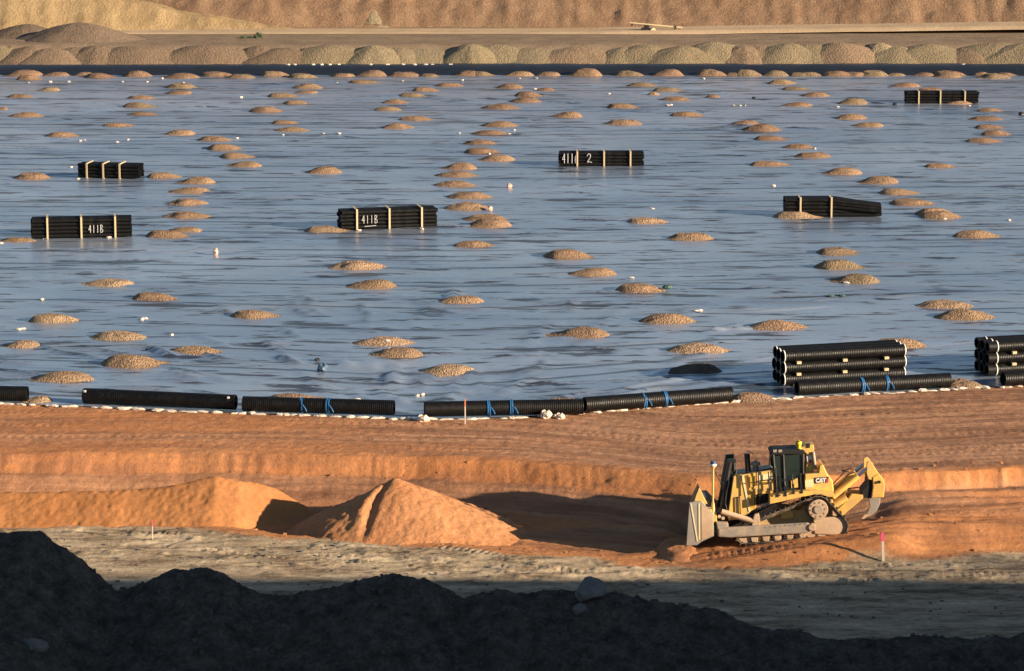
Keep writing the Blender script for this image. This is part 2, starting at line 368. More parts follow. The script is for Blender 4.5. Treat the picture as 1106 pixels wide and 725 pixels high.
# ------------------------------------------------------------------ ground
xs = np.concatenate([-np.geomspace(26, 3000, 34)[::-1][:-1], np.arange(-26, 26.01, 0.11), np.geomspace(26, 3000, 34)[1:]])
ys = np.concatenate([np.linspace(-400, 104, 24)[:-1], np.arange(104, 149, 0.105), np.array([149, 152, 160, 200, 290, 400]), np.geomspace(500, 4000, 12)])
X, Y = np.meshgrid(xs, ys)
Z = hz(X, Y)
Z = np.where(Y > yE(X) + 0.25, -0.7, Z)
G = yG(X); T = yT(X); B = yB(X)
gm = sstep(-0.25, 0.3, G - Y + 0.9 * fbm(X * 0.5, Y * 0.9, 4, 6))
bm = np.clip(sstep(0.1, 1.2, Y - T) * (0.30 + 0.9 * sstep(-12, 10, X) + 0.9 * fbm(X * 0.10, Y * 0.5, 4, 2)), 0, 1)
v = np.clip((B - Y) / (B - G), 0, 1)
bm = np.maximum(bm, sstep(0, 0.04, v) * sstep(0.35, 0.2, v) * 0.75)
bm = np.maximum(bm, sstep(0, 0.1, v) * sstep(0.75, 0.5, v) * np.clip(0.15 + 1.3 * fbm(X * 0.12, Y * 1.1, 4, 21) + 0.6 * sstep(XD, XD + 3, X), 0, 1))
tag(link('ground', grid_mesh('ground', X, Y, Z, M['ground'], {'grey': gm, 'brown': bm, 'dist': Y - T})), 'graded orange and grey earth of the site', kind='structure')

# ------------------------------------------------------------------ liner sheet
YF = 291.5
cx = np.arange(-78, 78.01, 0.42)
t = np.linspace(0, 1, 760); t = 0.55 * t + 0.45 * t ** 2
E = yE(cx)
LX, TT = np.meshgrid(cx, t)
LY = E[None, :] + TT * (YF - E[None, :])
VP = at_z(440, 450)                                                    # the low spot the liner drains to
def liner_base(X, Y):
    d = np.hypot((X - VP.x) / 9.0, (Y - VP.y) / 16.0)
    return -0.35 * np.exp(-d * d * 1.2) + 0.02 + 0.03 * fbm(X * 0.03, Y * 0.03, 2, 30)
LZ = liner_base(LX, LY)
LZ = LZ * sstep(0, 2.0, LY - E[None, :]) + 0.03
near = sstep(40, 5, LY - E[None, :])
LZ += near * sstep(0.3, 3, LY - E[None, :]) * (fbm(LX * 0.6, LY * 0.6, 3, 31) * 0.06 * np.exp(-((LX - VP.x) / 9) ** 2) + fbm(LX * 0.22, LY * 0.7, 4, 33) * 0.010)
rs = np.random.RandomState(11)
for i in range(1300):
    yc = E.mean() + 2 + (YF - E.mean() - 3) * rs.rand() ** 1.25; x0 = (rs.rand() - 0.5) * 0.36 * yc
    ln = rs.uniform(0.6, 2.6) * (1 + 0.8 * (rs.rand() < 0.25)); wd = rs.uniform(0.08, 0.15) * (1 + (yc - 140) / 200); hh = rs.uniform(0.02, 0.10) * (1.0 if i % 3 == 0 else 0.35) * (1 + (yc - 140) / 260)
    near_f = max(0, 1 - (yc - 141) / 45)
    ang = rs.normal(0, 0.16) + near_f * np.clip((x0 - VP.x) / 20, -1, 1) * rs.uniform(0.1, 0.5)
    rows = np.where((LY.max(1) > yc - 4) & (LY.min(1) < yc + 4))[0]
    if not len(rows): continue
    r0, r1 = rows[0], rows[-1] + 1
    dx = LX[r0:r1] - x0; dy = LY[r0:r1] - yc
    s = dx * math.cos(ang) + dy * math.sin(ang); q = -dx * math.sin(ang) + dy * math.cos(ang)
    q = q + 0.25 * np.sin(s * rs.uniform(0.3, 0.9) + i) * min(1, ln / 4)
    LZ[r0:r1] += hh * np.exp(-(q / wd) ** 2) * sstep(ln, ln * 0.3, np.abs(s))
SM = np.zeros_like(LZ)                                                  # edges of the overlapping sheets: dark joints with flap shade painted in
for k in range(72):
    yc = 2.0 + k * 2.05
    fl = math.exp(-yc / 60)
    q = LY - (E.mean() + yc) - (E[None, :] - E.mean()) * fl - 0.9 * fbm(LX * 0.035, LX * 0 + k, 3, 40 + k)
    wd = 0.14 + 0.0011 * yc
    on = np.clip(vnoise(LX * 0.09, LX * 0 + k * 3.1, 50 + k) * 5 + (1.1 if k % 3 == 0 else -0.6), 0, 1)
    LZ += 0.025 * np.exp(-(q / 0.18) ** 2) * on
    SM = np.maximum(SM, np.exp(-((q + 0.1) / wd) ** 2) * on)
for i in range(90):                                                    # creases running towards the low spot
    a_ = rs.uniform(0.15, math.pi - 0.15); r0_ = rs.uniform(3, 26); ln = rs.uniform(1.0, 4.5); dx_, dy_ = math.cos(a_), math.sin(a_) * 1.6
    cxp_, cyp_ = VP.x + dx_ * r0_, VP.y + dy_ * r0_ * 0.8
    s_ = ((LX - cxp_) * dx_ + (LY - cyp_) * dy_) / math.hypot(dx_, dy_); q_ = (-(LX - cxp_) * dy_ + (LY - cyp_) * dx_) / math.hypot(dx_, dy_)
    m_ = np.exp(-((q_ + 0.15 * np.sin(s_ * 1.3 + i)) / 0.22) ** 2) * sstep(ln, ln * 0.4, np.abs(s_))
    LZ += rs.uniform(0.04, 0.13) * m_
    if i % 3 == 0: SM = np.maximum(SM, 0.8 * np.roll(m_, -1, axis=0))  # shade beside some creases painted in too
tag(link('geomembrane_liner', grid_mesh('geomembrane_liner', LX, LY, LZ, M['liner'], {'seam_shade': SM})), 'wet grey-blue plastic liner sheet covering the pad', kind='structure')

# black far berm, bench, road, slopes
bx = np.arange(-110, 110.1, 0.5); prof = np.array([(-0.8, -0.1), (0.0, 0.08), (0.8, 0.34), (1.6, 0.56), (2.6, 0.66), (3.6, 0.62), (5.0, 0.3)])
rows = []
for dy, z in prof:
    rows.append((bx, YF + dy + 0.12 * fbm(bx * 0.3, bx * 0 + dy, 3, 60), z + (0.08 * fbm(bx * 0.45, bx * 0 + dy * 1.7, 3, 61) + 0.05 * vnoise(bx * 1.4, bx * 0 + dy * 4, 62)) * (z > 0) + 0.10 * np.sin(bx * 0.02 + 1)))
tag(link('lined_berm', grid_mesh('lined_berm', np.array([r[0] for r in rows]), np.array([r[1] for r in rows]), np.array([r[2] for r in rows]), M['black_liner'])), 'black sheet covered berm along the far edge of the liner', kind='structure')
tx = np.arange(-160, 160.1, 1.0); ty = np.arange(294.5, 345, 0.5)
X, Y = np.meshgrid(tx, ty)
Z = 0.3 + 1.75 * sstep(295.5, 300.5, Y) + (0.10 * fbm(X * 0.2, Y * 0.4, 4, 63) + 0.06 * fbm(X * 1.1, Y * 1.3, 2, 64)) * sstep(310, 308, Y)
tag(link('gravel_bench', grid_mesh('gravel_bench', X, Y, Z, M['terrace'])), 'brown gravel bench beyond the berm', kind='structure')
X, Y = np.meshgrid(np.arange(-160, 160.1, 1.0), np.linspace(0, 1, 9))
yy = 310.5 + 0.012 * X + 0.4 * fbm(X * 0.05, X * 0, 2, 66)
Z = 2.13 + 0.02 * fbm(X * 0.3, Y * 3, 3, 65) + 0.012 * np.maximum(X, 0)
Z[0] -= 0.3
tag(link('haul_road', grid_mesh('haul_road', X, yy + Y * 5.5, Z, M['road'])), 'pale haul road at the foot of the slope', kind='structure')
sx = np.arange(-170, 170.1, 0.4); sy = np.concatenate([np.arange(316, 333, 0.22), np.array([334, 338, 350, 390, 450])])
X, Y = np.meshgrid(sx, sy)
toe = 317.0 + 1.0 * fbm(X * 0.05, X * 0, 3, 70)
g_ = 0.35 * np.abs(fbm(X * 0.35, Y * 0.08, 4, 71)) * 2
Z = 1.7 + np.minimum(0.66 * np.maximum(Y - toe, -1) + 0.5 * fbm(X * 0.08, Y * 0.08, 3, 72) * sstep(0, 3, Y - toe) + g_ * sstep(0, 2, Y - toe) - 0.1, 7.5) + 0.12 * fbm(X * 1.6, Y * 1.6, 3, 73, 0.7)
tag(link('rock_slope', grid_mesh('rock_slope', X, Y, Z, M['red'])), 'reddish brown waste rock slope filling the top', kind='structure')
# ochre slope at the left, its lower right end at the haul road, and the pale ramp behind it
X, Y = np.meshgrid(np.arange(-120, -10, 0.35), np.concatenate([np.arange(312.5, 330, 0.22), np.array([332, 340])]))
xe = at_y(275, 30, 318).x
toe = 312.0 + 1.2 * fbm(X * 0.07, X * 0, 3, 80) + 2.5 * sstep(xe - 30, xe, X)
top = 1.8 + np.clip((xe + 4 - X) * 0.16, 0, 8) + 0.4 * fbm(X * 0.2, X * 0, 3, 82)
Z = np.minimum(1.7 + 0.68 * (Y - toe) + 0.5 * np.abs(fbm(X * 0.4, Y * 0.1, 4, 81)) * sstep(0, 2, Y - toe), top) + 0.1 * fbm(X * 1.5, Y * 1.5, 3, 83, 0.7)
Z = np.where(X > xe + 6, 0.5, Z)
tag(link('ochre_slope', grid_mesh('ochre_slope', X, Y, Z, M['ochre'])), 'yellow ochre spoil slope at upper left', kind='structure')
ra = [at_y(160, -6, 331.5), at_y(250, 8, 327.5), at_y(330, 18, 323), at_y(420, 27, 319)]
vs = []; fs = []
for i in range(41):
    k = i / 40 * (len(ra) - 1); j = min(int(k), len(ra) - 2); p = ra[j].lerp(ra[j + 1], k - j)
    for q in range(5):
        n_ = 0.05 * float(vnoise(i * 0.7, q * 1.3, 5)); vs.append((p.x, p.y - 2.2 + q * 0.9, p.z + n_ + (-0.5 if q == 0 else 0)))
fs = [(i * 5 + q, (i + 1) * 5 + q, (i + 1) * 5 + q + 1, i * 5 + q + 1) for i in range(40) for q in range(4)]
tag(MB().add(vs, fs).build('ramp', M['road'], smooth=True), 'pale ramp road climbing the slope', kind='structure')

# ridge behind the camera's right whose shade lies over the berm
X, Y = np.meshgrid(np.arange(20, 240, 1.0), np.arange(-20, 130, 1.0))
def hill_z(X, Y):
    hc = 20.8 - 0.25 * (np.maximum(X, 66) - 66) + 0.9 * fbm(X * 0.05, X * 0, 3, 91)
    yc = 84 + 1.5 * fbm(X * 0.03, X * 0, 2, 90)
    top = np.where(Y > yc, hc - 0.66 * (Y - yc), np.minimum(hc + 0.40 * (yc - Y), 28))
    return np.maximum(np.minimum(top, 0.75 * (X - 23.5) - 2.2), -2.4) + 0.35 * fbm(X * 0.25, Y * 0.25, 4, 92)
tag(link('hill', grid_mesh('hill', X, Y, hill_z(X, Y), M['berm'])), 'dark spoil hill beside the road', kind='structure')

# foreground spoil berm
bc = [(-200, 585), (-80, 580), (0, 575), (30, 574), (48, 580), (62, 591), (92, 611), (125, 640), (150, 633), (175, 622), (190, 618), (225, 614), (245, 621), (262, 633), (280, 641), (320, 641), (380, 630), (430, 622), (460, 628), (500, 645), (540, 637), (570, 641), (620, 638), (660, 641), (700, 650), (740, 652), (780, 663), (815, 676), (850, 683), (900, 690), (960, 688), (1000, 684), (1050, 688), (1106, 684), (1300, 690)]
YC = 106.0
cxp = [at_y(a, b_, YC) for a, b_ in bc]
CXs = np.array([p.x for p in cxp]); CZs = np.array([p.z for p in cxp])
X, Y = np.meshgrid(np.arange(-24, 24.01, 0.085), np.arange(90, 113.01, 0.085))
zc = np.interp(X + 0.05 * (YC - Y) * 0, CXs, CZs)
wob = 0.5 * fbm(X * 0.3, Y * 0, 2, 95)
dd = Y - YC - wob
Z = zc - np.where(dd < 0, 0.55, 0.72) * np.sqrt(dd * dd + 0.12) + 0.2
zz2 = np.interp(X * 0.97 + 0.6, CXs, CZs) * 0.35 - 0.4 - 0.25 * (102 - Y)           # lower apron in front
Z = np.maximum(Z, np.where(Y < 103.5, zz2 - 0.9, -9))
Z = Z + 0.35 * fbm(X * 0.5, Y * 0.5, 4, 96) * sstep(0.2, 1.6, np.abs(dd)) + 0.17 * fbm(X * 1.8, Y * 1.8, 4, 97, 0.68) + 0.10 * np.maximum(fbm(X * 4.3, Y * 4.3, 2, 98) - 0.25, 0) * 2
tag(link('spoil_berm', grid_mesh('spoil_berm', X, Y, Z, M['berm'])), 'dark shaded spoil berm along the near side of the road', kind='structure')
_bX, _bY, _bZ = X[0], Y[:, 0], Z
def berm_z(x, y):
    i = int(np.clip(round((x - _bX[0]) / 0.085), 0, len(_bX) - 1)); j = int(np.clip(round((y - _bY[0]) / 0.085), 0, len(_bY) - 1)); return float(_bZ[j, i])

# ------------------------------------------------------------------ orange dirt piles
def heap_obj(name, x0, x1, y0, y1, fn, mat, label, cat, group, res=0.075):
    cxm, cym = (x0 + x1) / 2, (y0 + y1) / 2
    X, Y = np.meshgrid(np.arange(x0, x1, res), np.arange(y0, y1, res))
    Z = fn(X, Y); gz = hz(X, Y, False)
    Z = np.maximum(Z, gz - 0.35)
    o = link(name, grid_mesh(name, X - cxm, Y - cym, Z - gz.min(), mat), loc=(cxm, cym, gz.min()))
    return tag(o, label, cat, group)
def crest_solve(px, py, yfoot, k, zf=-1.5):
    d = ray(px, py); m = d.z / d.y           # z = H + m*Y ; zf + hc ; Y = yfoot + hc/k
    hc = (H + m * yfoot - zf) / (1 - m / k); Yc = yfoot + hc / k
    return (d.x / d.y * Yc, Yc, zf + hc)
cl = [crest_solve(a, b_, f_, 0.66) for a, b_, f_ in [(-200, 533, 127.0), (-60, 532, 127.0), (0, 531, 127.0), (60, 531.5, 127.0), (110, 531, 127.0), (150, 529.5, 127.0), (180, 525.5, 127.0), (205, 520.5, 127.0), (226, 515.2, 127.0), (234, 513.8, 127.0), (241, 515.5, 127.1), (258, 519.5, 127.3), (276, 522, 127.9), (297, 528, 128.5), (318, 540, 129.0), (350, 560, 129.4)]]
lx, ly, lz = (np.array(q) for q in zip(*cl))
def left_fn(X, Y):
    zc = np.interp(X, lx, lz); Yc = np.interp(X, lx, ly) + 0.25 * fbm(X * 0.4, X * 0, 3, 101)
    d = Y - Yc
    z = zc - np.where(d < 0, 0.60, 0.55) * (np.sqrt(d * d + 0.03) - 0.17)
    return z + 0.14 * fbm(X * 0.4, Y * 0.4, 3, 102) * sstep(0.1, 1.2, np.abs(d)) + 0.025 * fbm(X * 2.5, Y * 2.5, 3, 103, 0.6) + 0.05 * fbm(X * 6, Y * 6, 2, 104)
heap_obj('dirt_pile', -26.5, lx[-1] + 1.5, 124.5, 132.5, left_fn, M['darkdirt'], 'long orange dirt windrow with a rounded peak, left of the cone', 'dirt pile', 'orange dirt piles on the lower terrace')
pk = crest_solve(430, 515.5, 123.7, 0.64)
def cone_fn(X, Y):
    dx = X - pk[0]; dy = Y - pk[1]; dx = dx + 0.35 * fbm(X * 0.4, Y * 0.4, 2, 111)
    a = np.arctan2(dy, dx)
    kx = np.where(dx < 0, 0.50, 0.415); ky = np.where(dy < 0, 0.66, 0.62)
    r = np.sqrt((dx * kx) ** 2 + (dy * ky) ** 2 + 0.004)
    z = pk[2] - r
    s = -dx * 0.45 - dy * 0.9; q = dx * 0.9 - dy * 0.45 + 0.22 + 0.35 * np.sin(s * 1.3) * 0.4
    z = z - 0.16 * np.exp(-(q / 0.20) ** 2) * sstep(0.1, 0.6, s) * sstep(3.4, 2.2, s) + 0.10 * np.exp(-((q + 0.4) / 0.3) ** 2) * sstep(0.1, 0.6, s) * sstep(3.4, 2.2, s)
    return z + 0.16 * fbm(X * 0.5, Y * 0.5, 3, 112) * sstep(0.1, 1.0, r) + 0.05 * fbm(X * 2.5, Y * 2.5, 3, 113, 0.6) + 0.055 * fbm(X * 6, Y * 6, 2, 114)
heap_obj('dirt_pile', pk[0] - 6.5, pk[0] + 7.0, 121.5, 132.5, cone_fn, M['dirt'], 'broad orange dirt cone with a crease down its face, left of the bulldozer', 'dirt pile', 'orange dirt piles on the lower terrace')

# ------------------------------------------------------------------ gravel piles on the liner
def pile_mesh(seed, mat, name='gravel_pile', nr=18, na=64):
    X = np.zeros((nr + 1, na + 1)); Y = X.copy(); Z = X.copy()
    a = np.linspace(0, 2 * np.pi, na + 1)[None, :]; r = (np.linspace(0, 1, nr + 1) ** 0.85)[:, None]
    wob = 1 + 0.16 * fbm(np.cos(a) * 1.3 + 5, np.sin(a) * 1.3 + 5, 3, seed)
    X = r * np.cos(a) * wob * 0.5; Y = r * np.sin(a) * wob * 0.5
    cxo = 0.16 * math.sin(seed * 2.1)
    rr = np.sqrt((X - cxo) ** 2 + Y ** 2) * 2
    Z = 1.0 * np.clip(sstep(1.06, 0.12, rr + 0.16 * fbm(X * 4, Y * 4, 2, seed + 5)) ** 0.9, 0, 0.72 + 0.25 * (seed % 4) / 3) + (0.14 + 0.16 * (seed % 3 == 0)) * fbm(X * 5, Y * 5, 3, seed + 1) * (1 - r ** 2) + 0.05 * fbm(X * 26, Y * 26, 2, seed + 2)
    Z = Z * (1 - r ** 8) - 0.12 * r ** 8
    X[:, -1] = X[:, 0]; Y[:, -1] = Y[:, 0]; Z[:, -1] = Z[:, 0]
    return grid_mesh(name, X, Y, Z, mat)
PM = [pile_mesh(s, M['gravel']) for s in range(14)]
ZO = {'a': (0, 0), 'b': (353, 0), 'c': (706, 0), 'd': (0, 230), 'e': (353, 230), 'f': (706, 230)}
def zp(k, x, y, w=110): return (ZO[k][0] + x / 2.765, ZO[k][1] + y / 2.765, w / 2.765)
ONES = ['', 'first', 'second', 'third', 'fourth', 'fifth', 'sixth', 'seventh', 'eighth', 'ninth', 'tenth', 'eleventh', 'twelfth', 'thirteenth', 'fourteenth', 'fifteenth', 'sixteenth', 'seventeenth', 'eighteenth', 'nineteenth']
TENS = {2: ('twentieth', 'twenty'), 3: ('thirtieth', 'thirty'), 4: ('fortieth', 'forty'), 5: ('fiftieth', 'fifty'), 6: ('sixtieth', 'sixty'), 7: ('seventieth', 'seventy'), 8: ('eightieth', 'eighty')}
def ordw(i):
    if i < 20: return ONES[i]
    return TENS[i // 10][0] if i % 10 == 0 else TENS[i // 10][1] + '-' + ONES[i % 10]
TAN, RED, OLV, PALE = (0.255, 0.165, 0.103), (0.215, 0.135, 0.09), (0.21, 0.153, 0.097), (0.32, 0.22, 0.14)
def pile(px, py, wpx, label, colr, hk=1.0, group='gravel piles dumped on the liner'):
    p = at_z(px, py, 0.0); s = ppm(p); W = wpx / s * random.uniform(1.08, 1.30)
    D = W * random.uniform(0.55, 0.72); h = W * random.uniform(0.085, 0.135) * hk
    ctr_y = min(p.y + D * 0.46, YF - 0.7)
    x = p.x * ctr_y / p.y
    z = float(liner_base(np.array([[x]]), np.array([[ctr_y]]))[0, 0]) + 0.03
    o = link('gravel_pile', random.choice(PM), loc=(x, ctr_y, z))
    o.scale = (W * random.choice((-1, 1)), D, h)
    if o.scale[0] < 0: o.scale[0] = -o.scale[0]; o.rotation_euler[2] = math.pi + random.uniform(-0.1, 0.1)
    else: o.rotation_euler[2] = random.uniform(-0.1, 0.1)
    k = random.uniform(0.9, 1.1); o.color = (colr[0] * k, colr[1] * k * random.uniform(0.97, 1.03), colr[2] * k, 1)
    tag(o, label, 'gravel pile', group)
    return o
left_col = [('a', 510, 715, 145), ('a', 545, 697, 125), ('a', 557, 657, 140), ('a', 560, 617, 130), ('a', 557, 581, 130), ('a', 578, 553, 120), ('a', 500, 537, 120), ('a', 722, 503, 115), ('a', 715, 477, 110), ('a', 677, 453, 110), ('a', 640, 426, 95), ('a', 528, 407, 105)]
for i, q in enumerate(left_col): pile(*zp(*q), f'tan gravel pile, {ordw(i + 1)} from the front in the left-hand column of piles', TAN)
mid_col = [('e', 450, 107, 135), ('b', 470, 685, 145), ('b', 475, 665, 135), ('b', 420, 632, 125), ('b', 425, 598, 130), ('b', 384, 562, 115), ('b', 388, 533, 115), ('b', 387, 510, 115), ('b', 497, 485, 115), ('b', 470, 463, 110), ('b', 458, 437, 110), ('b', 487, 407, 105), ('b', 518, 383, 100), ('b', 520, 330, 105), ('b', 585, 310, 95), ('b', 610, 293, 85), ('b', 645, 275, 60)]
for i, q in enumerate(mid_col): pile(*zp(*q), f'tan gravel pile, {ordw(i + 1)} from the front in the middle column of piles', TAN if i < 9 else RED)
diag = [('c', 868, 658, 140), ('c', 850, 648, 140), ('c', 780, 618, 135), ('c', 740, 585, 135), ('c', 660, 553, 125), ('c', 553, 525, 130), ('c', 475, 475, 115), ('c', 433, 447, 105), ('c', 357, 423, 105), ('c', 323, 396, 110), ('c', 267, 375, 100)]
for i, q in enumerate(diag): pile(*zp(*q), f'gravel pile, {ordw(i + 1)} from the front in the slanting right-hand column', TAN if i < 7 else RED)
edge = [('c', 995, 430, 110), ('c', 1030, 408, 95), ('c', 1010, 388, 100), ('c', 992, 363, 100), ('c', 1010, 337, 90)]
for i, q in enumerate(edge): pile(*zp(*q), f'reddish gravel pile, {ordw(i + 1)} from the front in the short column by the right edge', RED)
trio = [('f', 588, 215, 160), ('f', 565, 173, 160), ('f', 562, 130, 155)]
for i, q in enumerate(trio): pile(*zp(*q), f'{ordw(i + 1)} from the front of three gravel piles in line behind the big pipe stack', OLV)
far_row = [('a', 60, 228, 110), ('a', 160, 228, 90), ('a', 245, 230, 70), ('a', 305, 237, 95), ('a', 410, 232, 100), ('a', 530, 238, 110), ('a', 655, 232, 100), ('a', 720, 237, 90), ('a', 830, 232, 100), ('a', 910, 237, 90), ('a', 1015, 233, 80), ('b', 40, 233, 75), ('b', 125, 232, 100), ('b', 230, 233, 95), ('b', 305, 233, 70), ('b', 412, 229, 85), ('b', 470, 230, 80), ('b', 567, 227, 85), ('b', 655, 226, 85), ('b', 760, 227, 110), ('b', 900, 228, 95), ('b', 1010, 228, 95), ('c', 40, 228, 70), ('c', 170, 225, 95), ('c', 235, 212, 60), ('c', 290, 223, 95), ('c', 355, 221, 90), ('c', 450, 208, 90), ('c', 475, 223, 80), ('c', 545, 208, 90), ('c', 590, 225, 80), ('c', 655, 228, 100), ('c', 715, 210, 60), ('c', 800, 210, 80), ('c', 890, 210, 110), ('c', 980, 210, 60), ('c', 1060, 208, 60)]
far_row.sort(key=lambda q: zp(*q)[0])
for i, q in enumerate(far_row):
    o = pile(*zp(*q), f'gravel pile at the foot of the black berm, {ordw(i + 1)} from the left', random.choice((TAN, RED, RED, OLV)), 1.2, 'gravel piles along the far black berm')
back = [('a', 95, 242, 80), ('a', 140, 275, 80), ('a', 60, 295, 85), ('a', 540, 267, 90), ('a', 528, 285, 90), ('a', 420, 300, 90), ('a', 425, 325, 100), ('a', 425, 348, 100), ('a', 2, 330, 40), ('a', 80, 353, 100), ('a', 360, 382, 105), ('a', 183, 413, 105), ('a', 920, 268, 95), ('a', 855, 295, 100), ('a', 910, 282, 70), ('a', 890, 315, 90), ('a', 805, 340, 100), ('a', 858, 375, 95), ('a', 873, 396, 105), ('a', 958, 522, 115), ('a', 97, 540, 125),
        ('b', 115, 253, 90), ('b', 365, 262, 85), ('b', 303, 277, 90), ('b', 262, 293, 90), ('b', 203, 313, 85), ('b', 193, 335, 95), ('b', 275, 364, 105), ('b', 210, 388, 100), ('b', 537, 268, 85), ('b', 710, 355, 100), ('b', 940, 262, 85), ('b', 975, 287, 40), ('b', 1025, 277, 90), ('b', 1040, 305, 90), ('b', 890, 328, 105), ('b', 887, 377, 105),
        ('c', 870, 235, 90), ('c', 1015, 238, 95), ('c', 380, 255, 80), ('c', 430, 273, 90), ('c', 475, 292, 95), ('c', 420, 322, 95), ('c', 587, 315, 95), ('c', 742, 263, 90), ('c', 825, 278, 90), ('c', 905, 314, 95), ('c', 177, 295, 50), ('c', 108, 353, 100), ('c', 355, 500, 120), ('c', 862, 505, 110), ('c', 580, 360, 100), ('c', 632, 382, 105)]
back.sort(key=lambda q: zp(*q)[0])
for i, q in enumerate(back): pile(*zp(*q), f'scattered gravel pile on the far half of the liner, {ordw(i + 1)} from the left', TAN if q[2] > 350 else random.choice((TAN, RED, OLV)), 1.6 if q[3] < 55 else 1.0)
front = [('a', 985, 700, 150), ('a', 55, 727, 110), ('c', 440, 658, 145), ('b', 965, 672, 140), ('c', 110, 722, 140), ('c', 975, 715, 145),
         ('d', 313, 225, 145), ('d', 472, 268, 150), ('d', 770, 320, 160), ('d', 172, 335, 155), ('d', 355, 387, 175), ('d', 60, 408, 125), ('d', 578, 428, 170), ('d', 413, 468, 185), ('d', 172, 512, 185), ('d', 893, 560, 185), ('d', 110, 570, 95),
         ('e', 90, 175, 160), ('e', 122, 232, 160), ('e', 730, 143, 155), ('e', 782, 193, 160), ('e', 945, 243, 160), ('e', 387, 276, 150), ('e', 172, 398, 165), ('e', 195, 432, 170), ('e', 345, 480, 165), ('e', 745, 378, 175), ('e', 1015, 335, 165), ('e', 710, 575, 150),
         ('f', 870, 290, 170), ('f', 925, 325, 170), ('f', 365, 355, 165), ('f', 130, 425, 180), ('f', 725, 410, 160), ('f', 105, 487, 190), ('f', 305, 568, 150), ('f', 920, 528, 110)]
DARKP = ('f', 105, 487, 190)  # pile colour taken near black to carry the stack's shade
front.sort(key=lambda q: zp(*q)[0])
for i, q in enumerate(front):
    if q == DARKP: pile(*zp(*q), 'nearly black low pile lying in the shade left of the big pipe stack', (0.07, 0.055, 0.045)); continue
    pile(*zp(*q), f'scattered gravel pile on the near half of the liner, {ordw(i + 1)} from the left', PALE if random.random() < 0.35 else TAN)

# ------------------------------------------------------------------ heaps on the far bench
def cone_mesh(seed, nr=24, na=72):
    a = np.linspace(0, 2 * np.pi, na + 1)[None, :]; r = np.linspace(0, 1, nr + 1)[:, None]
    wob = 1 + 0.10 * fbm(np.cos(a) * 1.5 + 5, np.sin(a) * 1.5 + 5, 3, seed)
    X = r * np.cos(a) * wob * 0.5; Y = r * np.sin(a) * wob * 0.5
    Z = 1.04 - np.sqrt((r * 1.05 + 0 * a) ** 2 + 0.05) + 0.10 + 0.06 * fbm(np.cos(a) * 3 + 3, np.sin(a) * 3 + 3, 3, seed + 2) * r + 0.05 * fbm(X * 6, Y * 6, 3, seed + 1) * (1 - r ** 2) + 0.012 * fbm(X * 40, Y * 40, 2, seed + 3)
    X[:, -1] = X[:, 0]; Y[:, -1] = Y[:, 0]; Z[:, -1] = Z[:, 0]
    return grid_mesh('dump_heap', X, Y, Z, M['fargravel'])
FM = [cone_mesh(20 + s) for s in range(5)]
BRN, KHA, RBR = (0.19, 0.135, 0.09), (0.235, 0.19, 0.115), (0.22, 0.155, 0.10)
row = []
x = -40
while x < 1150:
    wpx = random.uniform(45, 120); row.append((x, wpx)); x += wpx * random.uniform(0.30, 0.50)
heaps = []
for (x, wpx) in row:
    c = BRN if x < 350 else (KHA if random.random() < 0.75 else RBR)
    heaps.append((x, 72.0, wpx * 1.75, 46.5 + random.uniform(-2.0, 4.5) - (2 if x > 700 else 0), c, random.uniform(298.2, 300.0)))
heaps += [(85, 60, 150, 22, (0.15, 0.11, 0.08), 305), (28, 50, 110, 24, (0.15, 0.11, 0.08), 309), (-5, 70, 125, 47, KHA, 299.5), (105, 70, 120, 47, BRN, 299), (403, 27, 56, 4, KHA, 320.5)]
heaps.sort(key=lambda q: q[0])
for i, (px, pb, wpx, ptop, c, yc) in enumerate(heaps):
    top = at_y(px, ptop, yc); s = ppm(top); base = 0.35 if yc < 302 else (1.7 if yc < 315 else 2.2)
    o = link('dump_heap', random.choice(FM), loc=(top.x, yc, base))
    W = wpx / s; h = max(top.z - base, 0.8)
    o.scale = (W, min(W * 0.95, 8.8 if yc < 302 else 9.0), h * 0.97); o.rotation_euler[2] = 0 if i % 2 else math.pi
    k = random.uniform(0.88, 1.1); o.color = (c[0] * k, c[1] * k, c[2] * k, 1)
    tag(o, f'end-dumped gravel heap beyond the black berm, {ordw(i + 1)} from the left', 'gravel heap', 'gravel heaps along the far bench')

# ------------------------------------------------------------------ small pipe bundles
def pipe_mesh(L, r, n=12, name='pipe'):
    b = MB(); th = [2 * math.pi * i / n for i in range(n)]
    rings = [(-L / 2, r * 0.82), (-L / 2, r), (L / 2, r), (L / 2, r * 0.82)]
    vs = [(x, rr * math.cos(a), rr * math.sin(a)) for x, rr in rings for a in th]
    fs = [(k * n + i, k * n + (i + 1) % n, (k + 1) * n + (i + 1) % n, (k + 1) * n + i) for k in range(3) for i in range(n)]
    # the bore, set back and dark
    vs += [(-L / 2 + 0.25, r * 0.8 * math.cos(a), r * 0.8 * math.sin(a)) for a in th] + [(L / 2 - 0.25, r * 0.8 * math.cos(a), r * 0.8 * math.sin(a)) for a in th]
    fs += [(i, 4 * n + i, 4 * n + (i + 1) % n, (i + 1) % n) for i in range(n)] + [(3 * n + i, 3 * n + (i + 1) % n, 5 * n + (i + 1) % n, 5 * n + i) for i in range(n)]
    fs += [tuple(4 * n + i for i in range(n)), tuple(5 * n + i for i in reversed(range(n)))]
    return b.add(vs, fs).mesh(name, M['pipe'], True)
